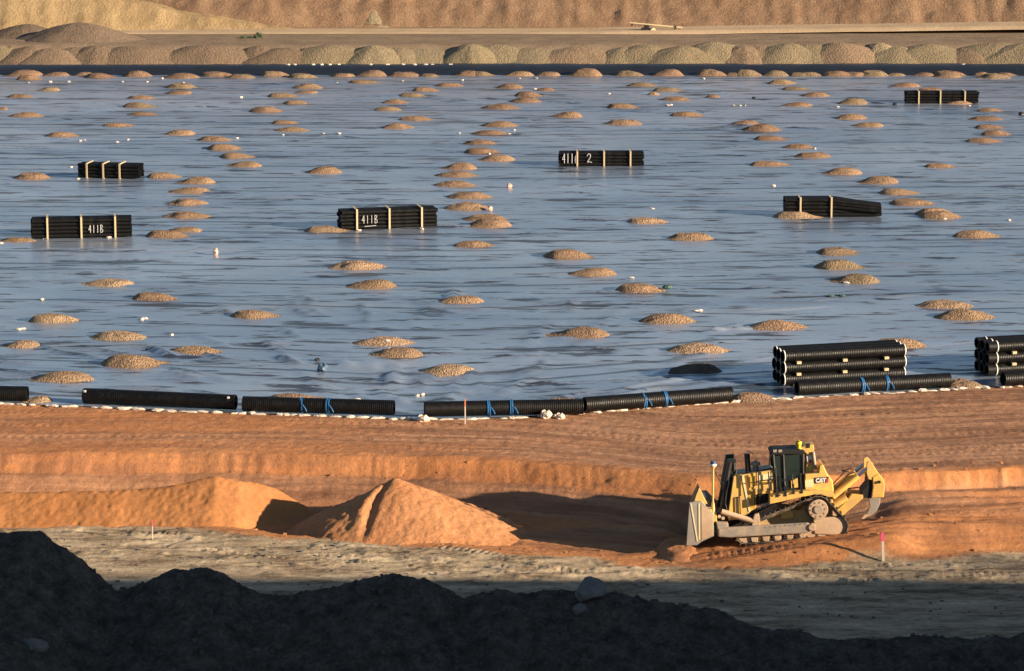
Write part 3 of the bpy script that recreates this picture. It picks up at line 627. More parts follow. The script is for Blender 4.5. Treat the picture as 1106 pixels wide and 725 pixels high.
GLYPH = {'4': [[(0.72, 0), (0.72, 1)], [(0.72, 1), (0.1, 0.38), (1, 0.38)]], '1': [[(0.5, 0), (0.5, 1)]],
         '6': [[(0.85, 1), (0.3, 0.75), (0.12, 0.3), (0.3, 0), (0.8, 0.03), (0.9, 0.35), (0.6, 0.5), (0.2, 0.42)]],
         'B': [[(0.15, 0), (0.15, 1), (0.7, 0.95), (0.8, 0.72), (0.2, 0.52), (0.9, 0.38), (0.85, 0.08), (0.15, 0)]],
         '2': [[(0.1, 0.72), (0.35, 0.98), (0.72, 0.9), (0.7, 0.6), (0.15, 0.05), (0.55, 0.1), (1, 0.0)]]}
def marks(parent, text, x, z, hgt, adv, y, r=0.022):
    for ch in text:
        b = MB()
        for st in GLYPH[ch]:
            b.path([(x + q[0] * adv * 0.72, y, z + q[1] * hgt) for q in st], r, 5)
        b.build('painted_mark', M['chalk'], parent); x += adv
def bundle(pxl, pxr, pyb, L, yaw, label, rows=5, cols=6, r=0.118, bat=(-0.34, 0.0, 0.34), slump=False):
    p = at_z((pxl + pxr) / 2, pyb, 0.0); depth = cols * 2 * r
    z0 = float(liner_base(np.array([[p.x]]), np.array([[p.y]]))[0, 0]) + 0.09
    root = empty('pipe_bundle', (p.x, p.y + depth / 2, z0), (0, 0, yaw))
    tag(root, label, 'pipe bundle', 'strapped bundles of black pipe on the liner')
    me = pipe_mesh(L, r)
    for i in range(rows):
        for j in range(cols):
            y = -depth / 2 + r + j * 2 * r + (0.05 if i % 2 else 0); z = r + i * 2 * r * 0.985
            if slump:
                xo = random.uniform(-0.06, 0.06); ze = max(r, z * 0.62 + random.uniform(-0.04, 0.04)); ye = y + random.uniform(-0.25, 0.05) * (i > 0); xm = random.uniform(-0.5, 0.3)
                MB().path([(xo - L / 2, y, z), (xo + xm, y, z), (xo + L * 0.3, (y + ye * 2) / 3, z + (ze - z) * 0.62), (xo + L / 2, ye, ze)], r, 10).build('pipe', M['pipe'], root, True)
                continue
            o = link('pipe', me, root, (random.uniform(-0.06, 0.06), y, z))
    hgt = rows * 2 * r
    for k in bat:
        b = MB()
        xx = k * L; yf = -depth / 2 - 0.045
        b.box((xx, yf, hgt / 2 + 0.02), (0.11, 0.05, hgt + 0.12))
        b.build('batten', M['wood'], root)
        MB().box((xx, 0.02, hgt + (0.045 if not slump else -0.02)), (0.11, depth + 0.06, 0.05)).build('top_batten', M['wood'], root)
        MB().box((xx, 0.02, -0.05), (0.12, depth + 0.1, 0.07)).build('bearer', M['wood'], root)
    return root, -depth / 2 - 0.02, hgt
b0, yf, hg = bundle(34, 139, 258.5, 6.1, R(8), 'black pipe bundle at left marked 411B in white paint')
marks(b0, '411B', 0.42, 0.28, 0.48, 0.24, yf)
b1, yf, hg = bundle(365.5, 470.5, 248.5, 6.1, R(13), 'black pipe bundle with white marking, left end behind a gravel pile')
marks(b1, '411B', -1.78, 0.35, 0.50, 0.27, yf)
mm = MB(); mm.tube((-1.6, yf, 0.16), (-0.85, yf, 0.20), 0.022); mm.build('painted_mark', M['chalk'], b1)
b2, yf, hg = bundle(604, 695, 180.5, 6.05, R(1.5), 'black pipe bundle marked 4116 and 2 in tall white figures', rows=4, bat=(-0.29, 0.03, 0.345))
marks(b2, '4116', -2.85, 0.18, 0.70, 0.30, yf, 0.03); marks(b2, '2', -1.1, 0.22, 0.66, 0.55, yf, 0.03)
b3, yf, hg = bundle(85, 151, 194, 4.4, R(-9), 'short black pipe bundle with pale timber frames, furthest left', rows=4, bat=(-0.34, -0.07, 0.2))
b4, yf, hg = bundle(979.5, 1056.5, 113, 6.1, R(0), 'farthest black pipe bundle, at upper right with a gravel pile before it', rows=4, bat=(-0.33, -0.03, 0.31))
b5, yf, hg = bundle(848.5, 951, 235.5, 6.15, R(1), 'black pipe bundle slumped at its right end, gravel pile before it', rows=5, bat=(-0.345, -0.02), slump=True)

# ------------------------------------------------------------------ large corrugated pipes
def corr_mesh(L, r, name='pipe', pitch=0.09, n=20, depth=0.011):
    prof = [(-L / 2, r * 0.86)]
    k = int(L / pitch)
    for i in range(k):
        x = -L / 2 + L * i / k; d = L / k
        prof += [(x, r - depth), (x + d * 0.2, r), (x + d * 0.7, r), (x + d * 0.9, r - depth)]
    prof += [(L / 2, r), (L / 2, r * 0.86)]
    th = [2 * math.pi * i / n for i in range(n)]
    pr = [(-L / 2 + 0.3, r * 0.84)] + prof + [(L / 2 - 0.3, r * 0.84)]
    vs = [(x, rr * math.cos(a), rr * math.sin(a)) for x, rr in pr for a in th]; m = len(pr)
    fs = [(q * n + i, q * n + (i + 1) % n, (q + 1) * n + (i + 1) % n, (q + 1) * n + i) for q in range(m - 1) for i in range(n)]
    fs += [tuple(range(n - 1, -1, -1)), tuple((m - 1) * n + i for i in range(n))]
    return MB().add(vs, fs).mesh(name, M['pipe'], True)
def ring(parent, x, r, name, mat, wd=0.05, th=0.02, c=(0, 0), n=20):
    b = MB(); vs = []; 
    for xx, rr in ((x - wd / 2, r), (x - wd / 2, r + th), (x + wd / 2, r + th), (x + wd / 2, r)):
        vs += [(xx, c[0] + rr * math.cos(2 * math.pi * i / n), c[1] + rr * math.sin(2 * math.pi * i / n)) for i in range(n)]
    fs = [(q * n + i, q * n + (i + 1) % n, (q + 1) % 4 * n + (i + 1) % n, (q + 1) % 4 * n + i) for q in range(4) for i in range(n)]
    return b.add(vs, fs).build(name, mat, parent, True)
def long_pipe(pxl, pyl, pxr, pyr, straps, label, r=0.355, tags=()):
    a = at_z(pxl, pyl); b = at_z(pxr, pyr); L = (b - a).length
    c = (a + b) / 2
    root = empty('long_pipe', (c.x, c.y + r, 0.04 + r), (0, 0, math.atan2(b.y - a.y, b.x - a.x)))
    tag(root, label, 'pipe', 'long black pipes along the near edge of the liner')
    link('pipe_body', corr_mesh(L, r), root)
    for px in straps:
        x = (px - (pxl + pxr) / 2) / ((pxr - pxl) / 2) * L / 2
        for k, dx in enumerate((-0.03, 0.05)):
            o = ring(root, x + dx, r + 0.003 + 0.004 * k, 'strap', M['blue'], 0.05, 0.018); o.rotation_euler = (0, random.uniform(-0.05, 0.028), random.uniform(-0.06, 0.06))
        bb = MB(); bb.path([(x + 0.1, -r - 0.03, 0.1), (x + 0.22, -r - 0.05, -0.05), (x + 0.28, -r - 0.04, -0.2)], 0.025, 5); bb.build('strap_tail', M['blue'], root)
    for tpx in tags:
        x = (tpx - (pxl + pxr) / 2) / ((pxr - pxl) / 2) * L / 2
        MB().box((x, -r * 0.72, r * 0.72), (0.10, 0.05, 0.10)).build('pipe_tag', M['white'], root)
    return root
long_pipe(-110, 434.5, 29, 436, (), 'black pipe cut by the left edge of the photo')
long_pipe(90, 438, 254, 445.5, (), 'black corrugated pipe with small white tags at both ends', tags=(93, 248))
long_pipe(262, 447, 425.5, 451.5, (326, 355), 'black pipe with two blue straps, second from the left')
long_pipe(458, 453, 630, 450, (527, 552), 'black pipe with blue straps behind the orange-red stake')
long_pipe(631, 448, 790, 436.5, (694.5, 717), 'black pipe with thin blue straps tilted up to the right')
long_pipe(861, 430, 1026, 421, (930, 957), 'black pipe with blue straps lying in front of the big stack')
long_pipe(1084, 420, 1240, 411, (), 'black pipe cut by the right edge of the photo')
def stack(px_l, py_l, px_r, py_r, r, cols, rows, label, caps, blocks):
    a = at_z(px_l, py_l); b = at_z(px_r, py_r); L = (b - a).length; c = (a + b) / 2
    root = empty('pipe_stack', (c.x, c.y, 0.06), (0, 0, math.atan2(b.y - a.y, b.x - a.x)))
    tag(root, label, 'pipe stack', 'big stacks of corrugated pipe')
    me = corr_mesh(L, r, pitch=0.09, n=18)
    for i in range(rows):
        for j in range(cols):
            y = r + j * 2 * r; z = r + 0.05 + i * (2 * r - 0.01); xo = random.uniform(-0.03, 0.03)
            o = link('pipe', me, root, (xo, y, z))
            for s_ in caps:
                rg = ring(o, s_ * (L / 2 - 0.05), r - 0.01, 'end_rim', M['white'], 0.045, 0.02)
            if caps == (-1,):
                ring(o, -L / 2 - 0.2, r - 0.06, 'coupler', M['pipe'], 0.42, 0.05)
    for i in range(rows):
        for k in blocks:
            if i < rows - 1: MB().box((k * L, -0.01, 0.05 + (i + 1) * (2 * r - 0.01)), (0.22, 0.14, 0.12)).build('spacer_block', M['wood'], root)
    for k in (-0.4, 0, 0.4): MB().box((k * L, cols * r, 0.0), (0.16, cols * 2 * r, 0.08)).build('bearer', M['wood'], root)
    return root
stack(847, 420, 979, 412.5, 0.285, 3, 3, 'stack of big black corrugated pipes with white rims at both ends', (-1, 1), (-0.385, -0.01, 0.33))
stack(1076, 409, 1208, 401, 0.285, 3, 3, 'stack of big black pipes cut by the right edge of the photo', (-1,), (-0.36, 0.0, 0.36))

# ------------------------------------------------------------------ sandbags, stones, scraps
def lump_mesh(name, mat, seed, flat=0.55, n=9, m=6):
    b = MB(); b.ball((0, 0, 0), 0.5, n, m); rr = random.Random(seed)
    b.v = [(x * rr.uniform(0.75, 1.2), y * rr.uniform(0.75, 1.2), (z + 0.32) * flat * rr.uniform(0.8, 1.25)) for x, y, z in b.v]
    return b.mesh(name, mat, False)
BAGS = [lump_mesh('sandbag', M['bag'], s) for s in range(5)]
wl = [('a', 85, 250), ('a', 205, 247), ('a', 150, 247), ('a', 365, 247), ('a', 440, 247), ('a', 548, 250), ('a', 484, 237), ('a', 720, 294), ('a', 240, 424), ('a', 252, 422), ('a', 350, 428), ('a', 382, 421), ('a', 708, 416), ('a', 845, 406), ('a', 965, 402), ('a', 1012, 402), ('a', 212, 503), ('a', 233, 538), ('a', 1005, 248),
      ('b', 30, 250), ('b', 225, 245), ('b', 405, 243), ('b', 575, 237), ('b', 625, 237), ('b', 622, 270), ('b', 843, 283), ('b', 1018, 319), ('b', 1027, 317), ('b', 37, 403), ('b', 395, 401), ('b', 545, 404), ('b', 560, 392), ('b', 440, 217), ('b', 485, 463),
      ('c', 148, 238), ('c', 40, 318), ('c', 50, 318), ('c', 237, 319), ('c', 258, 319), ('c', 272, 319), ('c', 548, 323), ('c', 943, 319), ('c', 480, 447), ('c', 870, 657), ('c', 357, 558), ('c', 860, 233), ('c', 1017, 200),
      ('d', 125, 264), ('d', 422, 324), ('d', 432, 321), ('d', 512, 369), ('d', 58, 353), ('d', 70, 351), ('d', 1066, 547), ('d', 1050, 559), ('d', 2, 95), ('d', 132, 80), ('d', 325, 78),
      ('e', 180, 412), ('e', 190, 408), ('e', 270, 533), ('e', 284, 530), ('e', 90, 546), ('e', 70, 559), ('e', 910, 198), ('e', 97, 56), ('e', 283, 52), ('e', 972, 14),
      ('f', 125, 298), ('f', 138, 297), ('f', 575, 213), ('f', 1062, 25)]
wl.sort(key=lambda q: zp(*q)[0])
for i, q in enumerate(wl):
    px, py, _ = zp(*q); p = at_z(px, py)
    o = link('sandbag', random.choice(BAGS), loc=(p.x, p.y, 0.03 + float(liner_base(np.array([[p.x]]), np.array([[p.y]]))[0, 0])))
    k = random.uniform(0.75, 1.15); o.scale = (0.36 * k, 0.26 * k, 0.22 * k); o.rotation_euler[2] = random.uniform(0, 6)
    if (q[0], q[1]) in (('e', 180), ('e', 972)): o.location.z += 0.42; o.location.y += 0.5
    tag(o, f'small white bag lying on the liner, {ordw(i + 1)} from the left', 'sandbag', 'white bags scattered over the liner')
for (k, x, y, mt, lab, s, sz) in [('d', 645, 128, 'pinkbag', 'upright pinkish bag standing alone on the liner', 0.34, 0.7), ('b', 545, 563, 'pinkbag', 'small pink bag alone on the liner', 0.36, 0.5), ('b', 488, 631, 'pinkbag', 'pink bag at the right end of a gravel pile', 0.4, 0.5),
                              ('e', 1016, 236, 'greenbag', 'crumpled green sheet on the right end of a gravel pile', 0.62, 0.45), ('f', 528, 253, 'greenbag', 'left of two small dark green scraps behind the big stack', 0.5, 0.2), ('f', 562, 252, 'greenbag', 'right of two small dark green scraps behind the big stack', 0.4, 0.2),
                              ('d', 962, 470, 'darkbag', 'bluish crumpled sheet near the low spot of the liner', 0.55, 0.8), ('d', 948, 440, 'black', 'black scrap behind the bluish crumpled sheet', 0.3, 0.25), ('c', 720, 316, 'black', 'small black scrap left of the farthest pipe bundle', 0.45, 0.3), ('c', 300, 298, 'black', 'small black scrap right of a little pointed gravel pile', 0.4, 0.35), ('c', 1098, 346, 'black', 'small black scrap at the right edge of the photo', 0.5, 0.5)]:
    px, py, _ = zp(k, x, y); p = at_z(px, py)
    o = link('scrap', lump_mesh('scrap', M[mt], hash(lab) % 999 if False else int(x), 0.6), loc=(p.x, p.y, float(liner_base(np.array([[p.x]]), np.array([[p.y]]))[0, 0]) + 0.05)); o.scale = (s, s * 0.8, sz)
    if lab.startswith('crumpled green'): o.location.z += 0.12
    tag(o, lab, 'scrap')
# bags on the crest of the far berm
bw = [('a', 860, 193), ('a', 880, 193), ('a', 935, 194), ('a', 960, 193), ('a', 985, 194), ('a', 1012, 194), ('b', 35, 194), ('b', 130, 195), ('b', 182, 194), ('b', 228, 193), ('b', 296, 194), ('b', 315, 194), ('b', 370, 194), ('b', 262, 205), ('c', 925, 185)]
bw.sort(key=lambda q: zp(*q)[0])
for i, q in enumerate(bw):
    px, py, _ = zp(*q); p = at_y(px, py, YF + 2.6)
    o = link('sandbag', random.choice(BAGS), loc=(p.x, YF + 2.6, 0.64)); o.scale = (0.5, 0.4, 0.35); o.rotation_euler[2] = random.uniform(0, 6)
    tag(o, f'white bag on the crest of the black far berm, {ordw(i + 1)} from the left', 'sandbag', 'white bags on the far berm')
# pale stones weighing down the near edge of the liner
EDGE = []
x = -27.0
while x < 27:
    y = float(yE(x)) - 0.10 + random.uniform(-0.06, 0.05)
    o = link('edge_stone', random.choice(BAGS), loc=(x, y, ground_z(x, y) - 0.02))
    k = random.uniform(0.5, 1.5); L_ = 0.55 * k; o.scale = (L_, 0.26 * random.uniform(0.7, 1.3), 0.26 * random.uniform(0.5, 1.2)); o.rotation_euler[2] = random.uniform(-0.35, 0.35) + math.pi * random.randint(0, 1)
    EDGE.append(o)
    o.name = 'sandbag'
    x += L_ * random.uniform(0.72, 1.05) + (random.uniform(0.1, 0.4) if random.random() < 0.12 else 0)
SEGS = [(60, 'by the pipe at the left edge of the photo'), (90, 'in the gap left of the white-tagged pipe'), (258, 'before the white-tagged pipe'), (430, 'before the blue-strapped pipe second from left'), (457, 'in the gap left of the stake'), (631, 'before the pipe behind the orange-red stake'), (792, 'before the tilted pipe'), (860, 'in the gap left of the big stack'), (1027, 'before the pipe in front of the big stack'), (9999, 'near the right edge of the photo')]
cnt = {}
for o in EDGE:
    pxx = CX + o.location.x * ppm(o.location); sg = next(t_ for q_, t_ in SEGS if pxx < q_); cnt[sg] = cnt.get(sg, 0) + 1
    tag(o, f'white edge bag {sg}, {ordw(cnt[sg])} from left', 'sandbag', 'white bags along the near liner edge')
for (px, py, s, lab) in [(590, 449, (0.6, 0.4, 0.85), 'large white bag before the strapped pipe, left of a pair'), (605, 449.5, (0.45, 0.35, 0.6), 'large white bag before the strapped pipe, right of a pair'), (457, 452.5, (0.6, 0.45, 0.7), 'large white stone at the left end of the strapped pipe')]:
    p = at_z(px, py + 2); o = link('sandbag', BAGS[2], loc=(p.x, p.y - 0.1, -0.02)); o.scale = s; tag(o, lab, 'sandbag')

# ------------------------------------------------------------------ survey stakes
def stake(px, py, h, top_mat, label, lean=0.0, r=0.03, z=None):
    p = at_z(px, py, -1.0)
    for _ in range(8): p = at_z(px, py, ground_z(p.x, p.y) if z is None else z)
    root = empty('survey_stake', tuple(p), (0, lean, 0)); tag(root, label, 'survey stake', 'survey stakes')
    MB().box((0, 0, h * 0.34), (r * 2, r * 1.4, h * 0.72)).build('post', M['stake'], root)
    MB().box((0, 0, h * 0.85), (r * 2.3, r * 1.7, h * 0.3)).build('painted_top', M[top_mat], root)
stake(954, 606, 1.15, 'pink', 'white survey stake with bright pink top, right of the bulldozer', -0.05, 0.05)
stake(165, 584, 0.85, 'pink', 'small pale stake on the grey road before the long dirt pile', 0, 0.016)
stake(502.5, 458, 1.15, 'orangeflag', 'thin orange-red stake before the strapped pipe', 0, 0.025)

# ------------------------------------------------------------------ stones on the berm
def rock_mesh(seed, name='boulder'):
    b = MB(); b.ball((0, 0, 0), 0.5, 12, 8); rr = random.Random(seed)
    cuts = [Vector((rr.uniform(-1, 1), rr.uniform(-1, 1), rr.uniform(-0.6, 1))).normalized() for _ in range(9)]
    out = []
    for v in b.v:
        v = Vector(v)
        for c in cuts:
            d = v.dot(c)
            if d > 0.33: v = v - c * (d - 0.33)
        out.append(tuple(v))
    b.v = out
    return b.mesh(name, M['stone'], False)
p = at_y(636, 638, 105.6)
o = link('boulder', rock_mesh(2), loc=(p.x, 105.6, berm_z(p.x, 105.6) + 0.2), rot=(0.2, -0.25, 0.4)); o.scale = (1.35, 1.0, 1.0); tag(o, 'big grey boulder on the crest of the shaded berm', 'boulder')
p = at_y(622, 646, 105.2)
o = link('boulder', rock_mesh(5), loc=(p.x + 0.12, 105.1, berm_z(p.x, 105.1) + 0.05), rot=(0.1, 0.2, 0.9)); o.scale = (0.8, 0.6, 0.5); tag(o, 'smaller grey boulder beside the big boulder on the berm', 'boulder')
def on_berm(px, py):
    for yy in np.arange(92, 108, 0.1):
        q = at_y(px, py, yy)
        if q.z < berm_z(q.x, q.y): return q
    return at_y(px, py, 103)
p = on_berm(38, 700)
o = link('boulder', rock_mesh(9), loc=tuple(p + Vector((0, 0, 0.08))), rot=(0.5, 0.15, 0.2)); o.scale = (0.95, 0.7, 0.5); tag(o, 'flat pale grey stone low on the left of the shaded berm', 'boulder')
bs = MB(); rr = random.Random(4)
for _ in range(7000):
    x = rr.uniform(-20, 20); y = rr.uniform(93, 108.2); s = 0.015 + 0.075 * rr.random() ** 5
    z = berm_z(x, y); c = (x, y, z)
    vs = [Vector(c) + Vector((dx * s * rr.uniform(0.6, 1.3), dy * s * rr.uniform(0.6, 1.3), dz * s * rr.uniform(0.5, 1.0))) for dx in (-1, 1) for dy in (-1, 1) for dz in (-1, 1)]
    bs.add(vs, [(0, 1, 3, 2), (4, 6, 7, 5), (0, 4, 5, 1), (2, 3, 7, 6), (0, 2, 6, 4), (1, 5, 7, 3)])
tag(bs.build('stones', M['darkstone']), 'loose stones scattered over the shaded berm', 'stones', kind='stuff')
# clods on the orange ground and grey road
bs = MB(); dirt_c = MB()
for _ in range(1500):
    px = rr.uniform(-10, 1116); py = rr.uniform(525, 660); p = at_z(px, py, -1.2); z = ground_z(p.x, p.y); s = 0.018 + 0.05 * rr.random() ** 5
    vs = [Vector((p.x, p.y, z + s * 0.2)) + Vector((dx * s * rr.uniform(0.6, 1.3), dy * s * rr.uniform(0.6, 1.3), dz * s * rr.uniform(0.5, 1.0))) for dx in (-1, 1) for dy in (-1, 1) for dz in (-1, 1)]
    (bs if p.y < yG(p.x) else dirt_c).add(vs, [(0, 1, 3, 2), (4, 6, 7, 5), (0, 4, 5, 1), (2, 3, 7, 6), (0, 2, 6, 4), (1, 5, 7, 3)])
tag(bs.build('road_stones', M['stone']), 'small stones on the grey road', 'stones', kind='stuff')
tag(dirt_c.build('dirt_clods', M['dirt']), 'small dirt clods on the orange ground', 'clods', kind='stuff')

# ------------------------------------------------------------------ bulldozer
YAW, PIT = 0.0, -R(5.2)
SD = 4.424 * ppm(Vector((XD, DOZ.y, DOZ.z)))
ROL = -R(5.5)                                        # it stands on ground falling away from the camera
RM = Matrix.Rotation(YAW, 3, 'Z') @ Matrix.Rotation(PIT, 3, 'Y') @ Matrix.Rotation(ROL, 3, 'X')
dep = math.atan2(H - DOZ.z, DOZ.y)
CD, SN = math.cos(dep), math.sin(dep)
def P(zx, zy, w):
    """picture point of the photograph's side view -> machine coordinates, w metres left of its centre plane"""
    ix = (zx - 600) / SD; iu = (524 - zy) / SD
    # world offset from the near track's foot = RM@(x,-w,z) - RM@(0,-1.4,0)
    o0 = RM @ Vector((0, -w, 0)) - RM @ Vector((0, -1.4, 0))
    ax = RM @ Vector((1, 0, 0)); az = RM @ Vector((0, 0, 1))
    a11, a12, b1_ = ax.x, az.x, ix - o0.x
    a21, a22, b2_ = ax.z * CD + ax.y * SN, az.z * CD + az.y * SN, iu - (o0.z * CD + o0.y * SN)
    det = a11 * a22 - a12 * a21
    return Vector(((b1_ * a22 - a12 * b2_) / det, -w, (a11 * b2_ - a21 * b1_) / det))
off = RM @ Vector((0, -1.4, 0))
dz = empty('bulldozer', (DOZ.x - off.x, DOZ.y - off.y, DOZ.z - off.z), (ROL, PIT, YAW))
tag(dz, 'big yellow tracked bulldozer with front blade and rear ripper', 'bulldozer')
def pr(mb, pts, w0, w1, wref=None):
    wr = w0 if wref is None else wref
    a = [P(x, y, wr) for x, y in pts]
    mb.prism([Vector((p.x, -w0, p.z)) for p in a], [Vector((p.x, -w1, p.z)) for p in a]); return mb
# tracks: hull of front idler, sprocket, rear idler
def loop(circs, step):
    C_ = [(P(x, y, 1.42), r / SD) for x, y, r in circs]
    pts = []
    for p, r in C_:
        for i in range(90): pts.append((p.x + r * math.cos(i * math.pi / 45), p.z + r * math.sin(i * math.pi / 45)))
    pts = sorted(set(pts))
    def half(ps):
        h = []
        for q in ps:
            while len(h) > 1 and (h[-1][0] - h[-2][0]) * (q[1] - h[-2][1]) - (h[-1][1] - h[-2][1]) * (q[0] - h[-2][0]) <= 0: h.pop()
            h.append(q)
        return h
    hull = half(pts)[:-1] + half(pts[::-1])[:-1]
    out = []; carry = 0.0
    per = sum(math.dist(hull[i], hull[(i + 1) % len(hull)]) for i in range(len(hull)))
    n = round(per / step); st = per / n; nxt = 0; acc = 0
    for i in range(len(hull)):
        a, b = hull[i], hull[(i + 1) % len(hull)]; d = math.dist(a, b)
        while nxt < acc + d - 1e-9 and len(out) < n:
            t_ = (nxt - acc) / d; out.append((a[0] + (b[0] - a[0]) * t_, a[1] + (b[1] - a[1]) * t_)); nxt += st
        acc += d
    return out
LP = loop([(375, 500, 47), (722, 377, 66), (818, 459, 52)], 0.216)
nL = len(LP)
for sgn in (1, -1):
    tr = MB(); ch = MB()
    for i in range(nL):
        a, b = LP[i], LP[(i + 1) % nL]
        mx, mz = (a[0] + b[0]) / 2, (a[1] + b[1]) / 2
        ang = math.atan2(b[1] - a[1], b[0] - a[0]); Lk = math.dist(a, b)
        Mr = Matrix.Rotation(-ang, 3, 'Y'); nv = Vector((math.sin(ang), 0, -math.cos(ang)))
        c = Vector((mx, -sgn * 1.12, mz)) - nv * 0.03
        tr.box(c, (Lk * 0.93, 0.61, 0.035), Mr)
        tr.box(c + nv * 0.05 + Mr @ Vector((Lk * 0.38, 0, 0)), (0.035, 0.61, 0.075), Mr)
        for q in (-0.11, 0.11): ch.box(c - nv * 0.075 + Vector((0, q, 0)), (Lk * 0.98, 0.06, 0.12), Mr)
    tr.build('track', M['track'], dz); ch.build('track_chain', M['track'], dz)
    W = lambda w: w * sgn
    def disc(x, y, r, w0, w1, name, mat, parent=dz):
        p = P(x, y, 1.42); rad = r / SD
        return MB().tube((p.x, -sgn * w1, p.z), (p.x, -sgn * w0, p.z), rad, n=28).build(name, mat, parent, True, 0.02)
    s_ = disc(722, 377, 47, 0.95, 1.52, 'sprocket', M['tan'])
    p = P(722, 377, 1.42); MB().tube((p.x, -sgn * 1.5, p.z), (p.x, -sgn * 1.57, p.z), 0.16, n=16).build('hub', M['frame'], s_, True)
    bo = MB()
    for i in range(10):
        a = i * math.pi / 5; bo.tube((p.x + 0.29 * math.cos(a), -sgn * 1.5, p.z + 0.29 * math.sin(a)), (p.x + 0.29 * math.cos(a), -sgn * 1.545, p.z + 0.29 * math.sin(a)), 0.03, n=6)
    bo.build('bolts', M['frame'], s_)
    disc(722, 377, 58, 1.02, 1.2, 'sprocket_teeth', M['track'])
    disc(378, 503, 38, 0.95, 1.3, 'front_idler', M['tan']); disc(818, 460, 44, 0.95, 1.3, 'rear_idler', M['tan'])
    for x, y in ((430, 517), (476, 514), (530, 509), (584, 504), (636, 499), (688, 495), (740, 491)): disc(x, y, 23, 0.92, 1.28, 'roller', M['tan'])
    # dust covered roller frame with round rear end
    fr = MB()
    pts = [(700, 424), (800, 415), (835, 428), (851, 458), (840, 486), (815, 503), (705, 497)]
    a = [P(x, y, 1.42) for x, y in pts]
    fr.prism([Vector((q.x, -sgn * 1.34, q.z)) for q in a], [Vector((q.x, -sgn * 0.9, q.z)) for q in a]); fr.build('roller_frame', M['tan'], dz, False, 0.04)
    gd = MB(); a = [P(x, y, 1.42) for x, y in [(330, 490), (700, 460), (700, 488), (335, 512)]]
    gd.prism([Vector((q.x, -sgn * 1.2, q.z)) for q in a], [Vector((q.x, -sgn * 0.95, q.z)) for q in a]); gd.build('roller_guard', M['tan'], dz, False, 0.03)
    for x in (420, 475, 530, 590, 650):
        y = 536 - (x - 340) * 0.088
        a = [P(x + dx, y + dy, 1.42) for dx, dy in ((-18, -16), (18, -18), (13, 4), (-13, 5))]
        MB().prism([Vector((q.x, -sgn * 1.38, q.z)) for q in a], [Vector((q.x, -sgn * 1.2, q.z)) for q in a]).build('roller_bracket', M['tan'], dz, False, 0.02)
    # push arm
    a0, a1 = P(245, 478, 1.55), P(690, 462, 1.55)
    pa = MB(); a = [P(x, y, 1.55) for x, y in [(243, 470), (300, 462), (672, 440), (690, 452), (690, 478), (672, 490), (300, 512), (243, 508)]]
    pa.prism([Vector((q.x, -sgn * 1.62, q.z)) for q in a], [Vector((q.x, -sgn * 1.44, q.z)) for q in a]); pa.build('push_arm', M['frame'], dz, False, 0.06)
    q = P(692, 462, 1.55); MB().tube((q.x, -sgn * 1.36, q.z), (q.x, -sgn * 1.68, q.z), 0.15, n=14).build('trunnion', M['tan'], dz, True, 0.02)
    eb = MB(); a = [P(x, y, 1.5) for x, y in [(235, 438), (292, 440), (296, 470), (243, 478)]]
    eb.prism([Vector((q.x, -sgn * 1.56, q.z)) for q in a], [Vector((q.x, -sgn * 1.2, q.z)) for q in a]); eb.build('push_arm_block', M['frame'], dz, False, 0.03)
    # tilt brace
    p0 = P(262, 388, 1.3); p1 = P(425, 438, 1.35)
    tb = MB().tube((p0.x, -sgn * 1.3, p0.z), (p1.x, -sgn * 1.35, p1.z), 0.115, n=12); tb.build('tilt_brace', M['tan'], dz, True, 0.01)
    a = [P(x, y, 1.42) for x, y in [(420, 400), (440, 396), (446, 440), (440, 462), (405, 462), (412, 425)]]
    MB().prism([Vector((q.x, -sgn * 1.45, q.z)) for q in a], [Vector((q.x, -sgn * 1.25, q.z)) for q in a]).build('brace_bracket', M['tan'], dz, False, 0.02)
    # lift cylinder beside the radiator
    p0 = P(262, 392, 0.72); p1 = P(306, 150, 0.72)
    d_ = p1 - p0; pm = p0 + d_ * 0.45; y_ = -sgn * 0.72
    lc = MB().tube((p0.x, y_, p0.z), (pm.x, y_, pm.z), 0.075, n=12); lc.tube((pm.x, y_, pm.z), (p1.x, y_, p1.z), 0.115, n=12)
    p2 = P(300, 138, 0.72); p3 = P(330, 142, 0.72)
    lc.box((p1.x + 0.08, y_, p1.z + 0.04), (0.34, 0.2, 0.16)); lc.build('lift_cylinder', M['black'], dz, True, 0.01)
    p4 = P(328, 215, 0.6); lh = MB().tube((p3.x - 0.05, y_, p3.z), (p4.x, y_ * 0.95, p4.z), 0.075, n=8); lh.build('lift_bracket', M['black'], dz)
# main frame / transmission case between the tracks
pr(MB(), [(430, 430), (540, 375), (640, 380), (720, 330), (800, 330), (800, 430), (700, 470), (430, 480)], 0.80, -0.80, 0.8).build('main_case', M['yellowdusty'], dz, False, 0.03)
pr(MB(), [(300, 420), (430, 420), (430, 490), (300, 490)], 0.55, -0.55, 0.55).build('belly_guard', M['dark'], dz)
pr(MB(), [(548, 384), (606, 379), (612, 418), (548, 424)], 1.0, 0.8).build('final_drive_case', M['yellow'], dz, False, 0.02)
